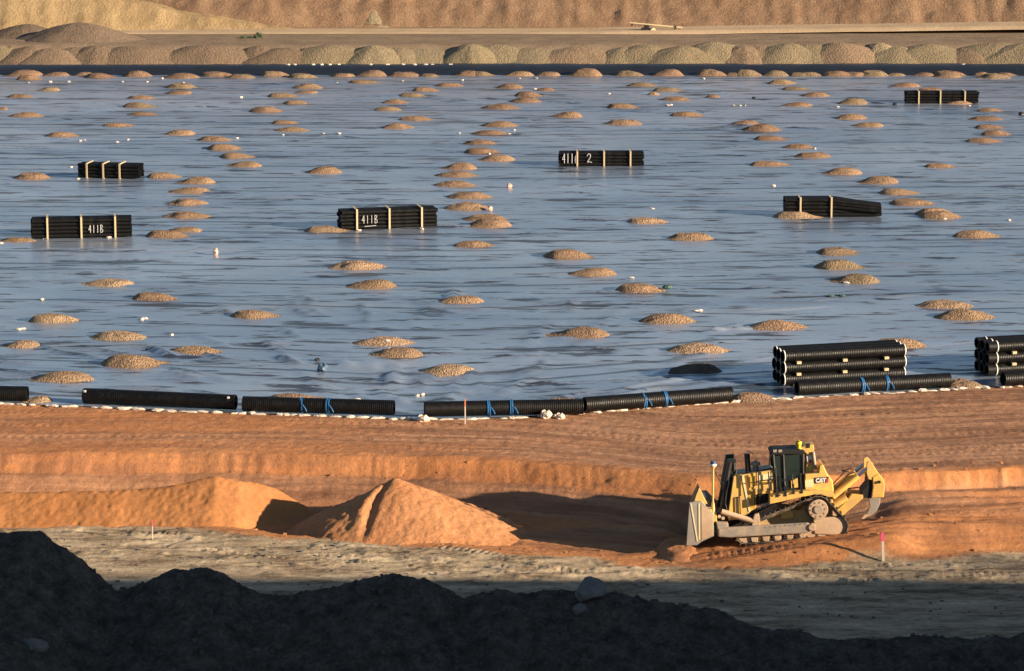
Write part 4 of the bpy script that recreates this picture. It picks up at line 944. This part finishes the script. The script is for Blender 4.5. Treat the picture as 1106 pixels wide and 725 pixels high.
# radiator guard and hood
pr(MB(), [(322, 218), (362, 212), (400, 392), (385, 420), (300, 432), (297, 400)], 0.86, -0.86).build('radiator_guard', M['yellow'], dz, False, 0.03)
pr(MB(), [(304, 225), (322, 222), (299, 405), (284, 405)], 0.7, -0.7, 0.86).build('radiator_grille', M['dark'], dz)
hood = pr(MB(), [(360, 213), (515, 188), (522, 300), (432, 306), (432, 372), (398, 392)], 0.78, -0.78, 0.8).build('hood', M['yellow'], dz, False, 0.03)
pr(MB(), [(372, 226), (432, 216), (438, 262), (384, 282)], 0.80, 0.78).build('door_panel', M['gold'], hood, False, 0.01)
pr(MB(), [(387, 292), (432, 276), (430, 372), (405, 380)], 0.80, 0.78).build('door_panel', M['gold'], hood, False, 0.01)
pr(MB(), [(444, 214), (508, 203), (510, 234), (446, 246)], 0.80, 0.78).build('pale_panel', M['cream'], hood, False, 0.01)
pr(MB(), [(446, 256), (512, 244), (514, 286), (448, 292)], 0.80, 0.78).build('door_panel', M['yellow'], hood, False, 0.01)
pr(MB(), [(360, 214), (370, 213), (406, 388), (397, 391)], 0.885, 0.78).build('edge_trim', M['cream'], hood)
pr(MB(), [(432, 306), (492, 300), (494, 350), (436, 362)], 0.74, 0.3).build('engine_bay', M['dark'], hood)
pr(MB(), [(335, 210), (512, 182), (512, 190), (335, 219)], 0.55, -0.55, 0.78).build('hood_top', M['black'], hood)
gh = MB(); gh.path([P(335, 320, 0.9), P(352, 318, 0.9), P(356, 398, 0.9), P(338, 402, 0.9), P(335, 320, 0.9)], 0.022, 6); gh.build('grab_handle', M['black'], dz)
gh = MB(); gh.path([P(424, 355, 1.0), P(424, 316, 1.0), P(430, 310, 1.0), P(442, 310, 1.0), P(448, 316, 1.0), P(449, 352, 1.0)], 0.022, 6); gh.build('step_loop', M['black'], dz)
# exhaust, precleaner
ex = MB(); p0 = P(398, 200, 0.3); p1 = P(391, 108, 0.3); ex.tube(p0, p1, 0.115, n=14); ex.build('exhaust_stack', M['black'], dz, True, 0.01)
ex = MB(); p2 = P(398, 98, 0.3); p3 = P(418, 108, 0.3); ex.box((p2 + p3) / 2, (0.26, 0.2, 0.03), Matrix.Rotation(R(28), 3, 'Y')); ex.build('rain_cap', M['black'], dz)
pc = MB(); p0 = P(433, 190, 0.3); p1 = P(433, 165, 0.3); p2 = P(433, 150, 0.3); pc.tube(p0, p1, 0.12, n=14); pc.tube(p1, p2, 0.19, n=16); pc.tube(p2, p2 + Vector((0, 0, 0.06)), 0.12, 0.06, 14); pc.build('air_precleaner', M['frame'], dz, True, 0.01)
hz_ = MB()
for k_ in range(3):
    w_ = 0.80 + 0.05 * k_
    hz_.path([P(300, 230 + 8 * k_, w_), P(286, 290 + 10 * k_, w_), P(284, 350, w_), P(296, 402, w_)], 0.022, 6)
hz_.path([P(318, 160, 0.72), P(334, 190, 0.76), P(338, 230, 0.84)], 0.025, 6); hz_.build('hose', M['black'], dz)
MB().box(P(352, 300, 0.0), (0.03, 1.74, 0.03)).build('guard_rib', M['dark'], dz)
for q_ in ((250, 412), (268, 420)):
    MB().tube(P(q_[0], q_[1], 1.5), P(q_[0], q_[1], 1.62), 0.07, n=10).build('pin', M['tan'], dz, True)
rb_ = MB()
for k_ in range(9):
    rb_.tube(P(470 + 24 * k_, 463 - 2.0 * k_, 1.63), P(470 + 24 * k_, 463 - 2.0 * k_, 1.645), 0.02, n=6)
rb_.build('bolts', M['track'], dz)
for x_, y_ in ((505, 300), (540, 296), (590, 290), (640, 285)): MB().tube(P(x_, y_ + 14, 1.34), P(x_, y_ + 14, 1.36), 0.03, n=8).build('bolt', M['dark'], dz)
# fender platforms and tank
for s_, nm in ((1, 'fender'), (-1, 'fender')):
    a = [P(x, y, 1.30) for x, y in [(492, 312), (560, 300), (650, 290), (715, 288), (795, 296), (800, 318), (770, 318), (735, 306), (700, 309), (640, 318), (560, 338), (492, 352)]]
    MB().prism([Vector((q.x, -s_ * 1.34, q.z)) for q in a], [Vector((q.x, -s_ * 0.74, q.z)) for q in a]).build(nm, M['yellow'], dz, False, 0.02)
tank = pr(MB(), [(662, 210), (728, 205), (732, 168), (750, 165), (772, 212), (796, 242), (803, 296), (760, 300), (664, 296)], 0.95, -0.95, 1.0).build('fuel_tank', M['yellow'], dz, False, 0.04)
pr(MB(), [(664, 238), (703, 234), (705, 270), (666, 274)], 0.962, 0.94, 1.0).build('pale_panel', M['cream'], tank)
pr(MB(), [(690, 294), (735, 287), (780, 292), (740, 303)], 0.975, 0.9, 1.0).build('tank_vent', M['dark'], tank)
# emblem plate: white capitals on black with a yellow triangle
pr(MB(), [(708, 227), (778, 222), (772, 250), (710, 255)], 0.968, 0.94, 1.0).build('emblem_plate', M['black'], tank)
em = MB()
def ribbon(mb, pts, wd, w0=0.992, w1=0.966):
    for (x0, y0), (x1, y1) in zip(pts[:-1], pts[1:]):
        L_ = math.hypot(x1 - x0, y1 - y0) or 1; ux, uy = (x1 - x0) / L_, (y1 - y0) / L_; nx, ny = -uy * wd / 2, ux * wd / 2
        ex_ = wd * 0.35
        pr(mb, [(x0 - ux * ex_ + nx, y0 - uy * ex_ + ny), (x1 + ux * ex_ + nx, y1 + uy * ex_ + ny), (x1 + ux * ex_ - nx, y1 + uy * ex_ - ny), (x0 - ux * ex_ - nx, y0 - uy * ex_ - ny)], w0, w1, 1.0)
ribbon(em, [(730, 231.5), (719, 232.3), (717, 240), (719, 247.3), (730, 246.5)], 5.5)
ribbon(em, [(733, 248), (740, 230.5), (747, 247)], 5.2)
ribbon(em, [(748, 230.6), (763, 229.4)], 5.2); ribbon(em, [(755.5, 230), (756, 246.4)], 5.5)
em.build('emblem_letters', M['white'], tank)
pr(MB(), [(736, 251), (740.3, 241), (745, 250.5)], 0.998, 0.966, 1.0).build('emblem_triangle', M['lamp'], tank)
pr(MB(), [(766, 232), (775, 228), (770, 249), (764, 250)], 0.985, 0.966, 1.0).build('red_stripe', M['redpaint'], tank)
# cab
cab = pr(MB(), [(528, 272), (656, 262), (660, 296), (532, 306)], 0.80, -0.80, 0.85).build('cab', M['black'], dz, False, 0.02)
pr(MB(), [(500, 106), (512, 96), (640, 92), (664, 99), (664, 112), (502, 118)], 0.86, -0.80, 0.85).build('roof', M['dark'], cab, False, 0.03)
pil = [((512, 114), (532, 306)), ((560, 114), (572, 302)), ((654, 106), (658, 290))]
for (x0, y0), (x1, y1) in pil:
    for s_ in (1, -1):
        a, b = P(x0, y0, 0.82), P(x1, y1, 0.82); pb = MB(); pb.tube((a.x, -s_ * 0.80, a.z), (b.x, -s_ * 0.80, b.z), 0.05, n=8); pb.build('pillar', M['black'], cab)
for s_ in (1, -1):
    for quad in ([(518, 122), (556, 121), (568, 270), (533, 274)], [(568, 120), (648, 114), (654, 262), (576, 268)]):
        a = [P(x, y, 0.82) for x, y in quad]
        MB().prism([Vector((q.x, -s_ * 0.79, q.z)) for q in a], [Vector((q.x, -s_ * 0.77, q.z)) for q in a]).build('window', M['glass'], cab)
a0, a1 = P(514, 122, 0.82), P(531, 274, 0.82)
MB().prism([Vector((a0.x, -0.74, a0.z)), Vector((a1.x, -0.74, a1.z)), Vector((a1.x + 0.02, -0.74, a1.z)), Vector((a0.x + 0.02, -0.74, a0.z))], [Vector((a0.x, 0.74, a0.z)), Vector((a1.x, 0.74, a1.z)), Vector((a1.x + 0.02, 0.74, a1.z)), Vector((a0.x + 0.02, 0.74, a0.z))]).build('window', M['glass'], cab)
MB().box(P(652, 180, 0.0) + Vector((0, 0, 0)), (0.03, 1.4, 1.1)).build('rear_window', M['glass'], cab)
st_ = P(612, 240, 0.2); MB().box(st_, (0.5, 0.55, 0.35)).box(st_ + Vector((0.22, 0, 0.45)), (0.16, 0.5, 0.75)).build('seat', M['dark'], cab)
pr(MB(), [(598, 232), (630, 228), (632, 272), (600, 276)], 0.84, 0.815, 0.85).build('door_panel', M['yellow'], cab)
ml = MB(); ml.path([P(505, 118, 0.9), P(494, 122, 0.92), P(493, 165, 0.92), P(508, 180, 0.9)], 0.02, 6); ml.build('mirror_bracket', M['black'], cab)
for x in (520, 545): MB().box(P(x, 98, 0.87), (0.14, 0.06, 0.1)).build('work_light', M['frame'], cab)
# handrails
hr = MB()
for pts in ([(430, 262), (428, 200), (440, 197)], [(440, 300), (438, 198)], [(486, 198), (492, 292)], [(498, 196), (502, 290)], [(432, 244), (520, 232), (600, 234)], [(556, 118), (566, 314)], [(600, 210), (604, 304)], [(638, 205), (644, 300)], [(520, 180), (528, 318)], [(530, 244), (600, 238), (645, 214), (636, 206), (602, 204)]):
    hr.path([P(x, y, 1.18) for x, y in pts], 0.024, 6)
hr.build('handrail', M['black'], dz)
for x, y in ((528, 318), (566, 314), (604, 303), (643, 300)):
    a = P(x, y - 24, 1.30); MB().box((a.x, -1.352, a.z), (0.09, 0.03, 0.42)).build('rail_post', M['black'], dz)
# air conditioner / rollover post behind the cab
ro = pr(MB(), [(672, 112), (708, 104), (716, 130), (706, 150), (712, 206), (668, 210), (678, 150)], 0.45, -0.45, 0.45).build('rollover_post', M['yellow'], dz, False, 0.02)
pr(MB(), [(676, 122), (702, 116), (704, 146), (680, 150)], 0.47, 0.45).build('pale_panel', M['white'], ro)
pr(MB(), [(684, 140), (700, 138), (700, 152), (686, 154)], 0.48, 0.45).build('red_stripe', M['redpaint'], ro)
pr(MB(), [(640, 88), (672, 70), (708, 66), (712, 92), (700, 112), (676, 114), (662, 100)], 0.5, -0.5).build('roof_unit', M['yellow'], dz, False, 0.03)
pr(MB(), [(672, 66), (690, 64), (692, 82), (674, 84)], 0.52, 0.3).build('roof_vent', M['dark'], dz)
MB().tube(P(640, 90, 0.5), P(638, 70, 0.5), 0.09, n=12).ball(P(637, 60, 0.5), 0.13, 12, 8).build('beacon', M['lamp'], dz, True)
MB().tube(P(706, 100, 0.5), P(718, 184, 0.5), 0.07, n=12).build('filter_canister', M['frame'], dz, True)
MB().path([P(620, 78, 0.6), P(626, 55, 0.6), P(650, 48, 0.6)], 0.02, 6).build('antenna_bracket', M['black'], dz)
# blade: curved mould board with forward wings
bl = empty('blade'); bl.parent = dz
bp = [(128, 345), (108, 365), (120, 430), (128, 480), (112, 520), (92, 548)]
prof_f = [P(x, y, 1.95) for x, y in [(112, 348), (126, 395), (130, 445), (120, 500), (94, 549)]]
prof_b = [P(x, y, 1.95) for x, y in [(152, 348), (160, 395), (162, 445), (152, 505), (108, 551)]]
stations = [(1.98, -0.06), (1.45, 0.12), (0.7, 0.26), (0.0, 0.34), (-0.7, 0.38), (-1.45, 0.38), (-1.98, 0.34)]
def tilt(w): return -0.03 * (1.98 - w)                                  # the far corner is dropped
def board(mb, A, Bk):
    vs = []; n = len(A)
    for w_, dx in stations:
        for q in A: vs.append((q.x + dx, -w_, q.z + tilt(w_)))
        for q in Bk: vs.append((q.x + dx, -w_, q.z + tilt(w_)))
    m = 2 * n; fs = []
    for i in range(len(stations) - 1):
        o, o2 = i * m, (i + 1) * m
        for j in range(n - 1):
            fs.append((o + j, o + j + 1, o2 + j + 1, o2 + j)); fs.append((o + n + j, o2 + n + j, o2 + n + j + 1, o + n + j + 1))
        fs.append((o, o2, o2 + n, o + n)); fs.append((o + n - 1, o + m - 1, o2 + m - 1, o2 + n - 1))
    fs.append(tuple(range(n)) + tuple(range(m - 1, n - 1, -1))); e = (len(stations) - 1) * m
    fs.append(tuple(e + i for i in range(n - 1, -1, -1)) + tuple(e + i for i in range(n, m)))
    return mb.add(vs, fs)
board(MB(), prof_f, prof_b).build('mould_board', M['steel'], bl)
# wing end plate (near side) with ribs, matching far plate
for s_ in (1, -1):
    off_z = 0 if s_ > 0 else tilt(-1.98); ox = 0 if s_ > 0 else 0.38; pts = [(104, 344), (166, 344), (190, 372), (219, 396), (221, 505), (165, 530), (140, 548), (90, 550), (96, 460)]
    a = [P(x, y, 2.0) for x, y in pts]
    MB().prism([Vector((q.x + ox, -s_ * 2.03, q.z + off_z)) for q in a], [Vector((q.x + ox, -s_ * 1.97, q.z + off_z)) for q in a]).build('end_plate', M['steel'], bl, False, 0.015)
    for seg, nm, mt in (([(108, 350), (113, 350), (147, 530), (140, 530)], 'rib', 'cream'), ([(147, 350), (153, 350), (156, 520), (149, 522)], 'rib', 'cream')):
        a = [P(x, y, 2.0) for x, y in seg]
        MB().prism([Vector((q.x + ox, -s_ * 2.05, q.z + off_z)) for q in a], [Vector((q.x + ox, -s_ * 2.03, q.z + off_z)) for q in a]).build(nm, M[mt], bl)
    a = [P(x, y, 2.0) for x, y in [(160, 355), (186, 376), (214, 398), (216, 500), (162, 524)]]
    MB().prism([Vector((q.x + ox, -s_ * 2.045, q.z + off_z)) for q in a], [Vector((q.x + ox, -s_ * 2.03, q.z + off_z)) for q in a]).build('tan_facet', M['tan'], bl, False, 0.01)  # tan area on the rear half of the end plate
ce = MB(); vs = []
for w_, dx in stations:
    a, b = P(92, 547, 1.95), P(112, 540, 1.95)
    for q, d_ in ((a, (-0.02, -0.02)), (b, (0, 0)), (b, (0.05, -0.05)), (a, (0.03, -0.05))): vs.append((q.x + dx + d_[0], -w_, q.z + d_[1] + tilt(w_)))
ns = len(stations)
ce.add(vs, [(i * 4 + j, i * 4 + (j + 1) % 4, (i + 1) * 4 + (j + 1) % 4, (i + 1) * 4 + j) for i in range(ns - 1) for j in range(4)]); ce.build('cutting_edge', M['steel'], bl)
# rock guard on top, seen from behind
rg = pr(MB(), [(152, 270), (166, 292), (178, 318), (196, 352), (128, 352)], 1.25, 1.15); rg.build('rock_guard', M['yellow'], bl, False, 0.02)
pr(MB(), [(152, 268), (157, 272), (130, 340), (118, 345), (128, 318)], 1.27, 0.4, 1.25).build('rock_guard_shade_strip', M['black'], bl)  # black strip paints in the shaded front face
pr(MB(), [(176, 372), (216, 372), (224, 450), (224, 500), (176, 500)], 1.3, -1.3, 1.0).build('blade_back', M['yellowdusty'], bl, False, 0.03)
# positioning mast on the blade
ms = MB(); ms.tube(P(222, 400, 1.2), P(222, 345, 1.2), 0.10, 0.06, 10); ms.tube(P(222, 345, 1.2), P(222, 182, 1.2), 0.04, n=10); ms.tube(P(222, 184, 1.2), P(222, 170, 1.2), 0.05, 0.12, 12)
mast = ms.build('positioning_mast', M['yellow'], bl, True)
MB().tube(P(222, 170, 1.2), P(222, 160, 1.2), 0.135, n=16).build('antenna_rim', M['white'], mast, True); MB().tube(P(222, 160, 1.2), P(223, 148, 1.2), 0.14, 0.10, 16).build('antenna_dome', M['dblue'], mast, True)
MB().path([P(228, 190, 1.2), P(240, 215, 1.15), P(256, 240, 1.0), P(274, 255, 0.9)], 0.018, 5).build('cable', M['black'], mast)
pr(MB(), [(212, 392), (238, 392), (242, 440), (214, 440)], 1.28, 1.08).build('mast_foot', M['yellow'], mast, False, 0.02)
# ripper
rp = empty('ripper'); rp.parent = dz
for w_ in (0.62, -0.62):
    d = lambda x, y: P(x, y, 0.62)
    def v3(q): return Vector((q.x, -w_, q.z))
    q0, q1, q2 = d(800, 318), d(922, 216), d(966, 178)
    MB().tube(v3(q0), v3(q1), 0.125, n=14).build('ripper_cylinder', M['yellow'], rp, True, 0.01)
    MB().tube(v3(q1), v3(q2), 0.065, n=12).build('ripper_rod', M['chrome'], rp, True)
    MB().path([v3(d(790, 300)), v3(d(850, 240)), v3(d(880, 206)), v3(d(905, 200)), v3(d(915, 212))], 0.025, 6).build('hose', M['black'], rp)
    q0, q1 = d(800, 362), d(868, 318)
    MB().tube(v3(q0), v3(q1), 0.155, n=14).build('lower_cylinder', M['yellow'], rp, True, 0.01)
    MB().path([v3(d(868, 318)), v3(d(880, 300)), v3(d(905, 296)), v3(d(940, 292))], 0.03, 6).build('hose', M['black'], rp)
    a = [d(x, y) for x, y in [(812, 386), (872, 330), (890, 302), (945, 306), (946, 322), (846, 408)]]
    s_ = 1 if w_ > 0 else -1
    MB().prism([v3(q) + Vector((0, -0.10 * s_, 0)) for q in a], [v3(q) + Vector((0, 0.10 * s_, 0)) for q in a]).build('lower_arm', M['yellow'], rp, False, 0.02)
    a = [d(x, y) for x, y in [(962, 152), (972, 146), (986, 150), (1018, 205), (1012, 240), (970, 232), (962, 205)]]
    MB().prism([v3(q) + Vector((0, -0.09 * s_, 0)) for q in a], [v3(q) + Vector((0, 0.09 * s_, 0)) for q in a]).build('ripper_bracket', M['yellow'], rp, False, 0.02)
pr(MB(), [(990, 222), (1020, 205), (1042, 232), (1050, 262), (1044, 320), (985, 322), (992, 270)], 0.74, -0.74, 0.7).build('ripper_beam', M['yellow'], rp, False, 0.03)
pr(MB(), [(942, 292), (968, 262), (972, 224), (992, 222), (992, 322), (946, 324)], 0.66, -0.66, 0.7).build('beam_recess', M['dark'], rp)
q = P(1022, 246, 0.75); MB().tube(q, q + Vector((0, -0.06, 0)), 0.06, n=10).build('pin', M['dark'], rp)
pr(MB(), [(978, 318), (1036, 322), (1032, 352), (1018, 384), (988, 408), (948, 418), (972, 394), (986, 362)], 0.24, 0.06, 0.15).build('shank', M['steel'], rp, False, 0.02)
pr(MB(), [(944, 420), (962, 398), (978, 404), (958, 420)], 0.27, 0.03, 0.15).build('ripper_tip', M['tan'], rp)

# dirt rolled up before the blade
pb = P(70, 548, 1.2); wb = dz.matrix_basis @ pb
pm = link('dirt_pile', pile_mesh(44, M['dirt']), loc=(wb.x + 0.15, wb.y + 0.5, ground_z(wb.x, wb.y) - 0.08)); pm.scale = (2.3, 4.6, 0.32); tag(pm, 'small roll of loose orange dirt before the bulldozer blade', 'dirt pile')

# ------------------------------------------------------------------ far things: shrubs and a trailer with a pole
def leafy(parent, mat, c, r, n, size, seed, name='crown'):
    rr = random.Random(seed); b = MB()
    cl = [(Vector((rr.uniform(-1, 1) * r[0] * 0.7, rr.uniform(-1, 1) * r[1] * 0.7, rr.uniform(-0.8, 1) * r[2] * 0.7)), rr.uniform(0.3, 0.5)) for _ in range(9)]
    for _ in range(n):
        o, k = rr.choice(cl); v = Vector((rr.gauss(0, 1), rr.gauss(0, 1), rr.gauss(0, 1))).normalized() * rr.uniform(0.4, 1)
        p = Vector(c) + o + Vector((v.x * r[0], v.y * r[1], v.z * r[2])) * k
        u = Vector((rr.gauss(0, 1), rr.gauss(0, 1), rr.gauss(0, 1))).normalized(); t_ = u.orthogonal().normalized(); s = size * rr.uniform(0.6, 1.3)
        b.add([p - u * s, p + t_ * s * 0.4, p + u * s, p - t_ * s * 0.4], [(0, 1, 2, 3)])
    return b.build(name, mat, parent)
for (px, py, wpx, hpx, lab, sd) in [(267, 43, 12, 6, 'low dark green shrub at the roadside, left of a taller one', 1), (279, 43, 10, 10.5, 'taller grey-green shrub at the roadside beyond the berm', 2)]:
    p = at_z(px, py, 1.9); s = ppm(p); r_ = (wpx / s * 0.55, wpx / s * 0.5, hpx / s * 0.5)
    root = empty('shrub', (p.x, p.y, 1.75)); tag(root, lab, 'shrub', 'roadside shrubs on the far bench')
    MB().tube((0, 0, 0), (0.05, 0, r_[2]), 0.05, 0.03, 6).tube((0, 0, 0.1), (0.3, 0.1, r_[2] * 1.2), 0.03, 0.015, 5).build('stem', M['bark'], root)
    leafy(root, M['leaf'], (0, 0, r_[2] * 1.05), r_, 420, 0.09, sd); leafy(root, M['sage'], (0.05, -0.1, r_[2] * 1.05), r_, 150, 0.08, sd + 5, 'pale_leaves')
p = at_z(702, 36.5, 1.9); tr_ = empty('pole_trailer', (p.x, p.y, 1.85)); s = ppm(p)
tag(tr_, 'small dark trailer with a pale drum carrying a long cream pole', 'trailer')
MB().box((-0.4, 0, 0.45), (0.9, 0.9, 0.35)).box((-0.35, 0, 0.75), (0.5, 0.6, 0.3)).build('chassis', M['black'], tr_, False, 0.03)
for q in (-0.5, 0.5): MB().tube((-0.65, q - 0.1, 0.26), (-0.65, q + 0.1, 0.26), 0.26, n=16).build('wheel', M['black'], tr_, True)
MB().tube((0.28, -0.62, 0.35), (0.28, 0.3, 0.35), 0.27, n=20).build('drum', M['cream'], tr_, True, 0.02)
MB().tube((-2.0, 0, 1.12), (3.2, 0, 0.62), 0.07, 0.11, 12).build('pole', M['wood'], tr_, True)
MB().tube((-1.75, -0.02, 1.0), (-1.75, 0, 0.86), 0.10, n=8).box((2.55, 0, 0.68), (0.07, 0.36, 0.36)).build('pole_clamp', M['black'], tr_)
MB().tube((-0.3, 0, 0.85), (-0.3, 0, 1.5), 0.03, n=6).build('post', M['black'], tr_)
for q, xx in ((0, 2.4),): MB().tube((xx, 0, 0), (xx, 0, 0.65), 0.04, n=6).build('support_leg', M['black'], tr_)

# ------------------------------------------------------------------ trees on the hill (their shade dapples the ground at the right)
def tree(x, y, z, h, seed, label):
    root = empty('tree', (x, y, z)); tag(root, label, 'tree', 'sparse trees on the hill')
    rr = random.Random(seed); b = MB(); b.tube((0, 0, -0.5), (0.1, 0, h * 0.6), 0.16, 0.07, 8)
    for i in range(6):
        a = rr.uniform(0, 6.28); z0 = h * rr.uniform(0.3, 0.6); b.tube((0.05, 0, z0), (math.cos(a) * h * 0.28, math.sin(a) * h * 0.28, z0 + h * rr.uniform(0.15, 0.35)), 0.06, 0.02, 6)
    b.build('trunk', M['bark'], root)
    leafy(root, M['leaf'], (0, 0, h * 0.68), (h * 0.40, h * 0.40, h * 0.26), 300, 0.15, seed)

k_ = 0
for (px, py, hh, nm) in [(905, 588, 5.5, 'second'), (960, 584, 7.0, 'third'), (1060, 553, 6.0, 'fourth'), (985, 622, 7.5, 'fifth'), (1085, 612, 6.5, 'sixth'), (900, 634, 5.0, 'seventh')]:
    tp = at_z(px, py, -1.2); t_ = (tp.y - 84.0) / -sun_vec.y; q = tp + sun_vec * t_
    gz = float(hill_z(np.array([[q.x]]), np.array([[84.0]]))[0, 0])
    h = max((q.z - gz) / 0.68, 2.0)
    tree(q.x, 84.0, gz, h, 60 + k_, f'sparse tree on the hill, {nm} along its edge'); k_ += 1
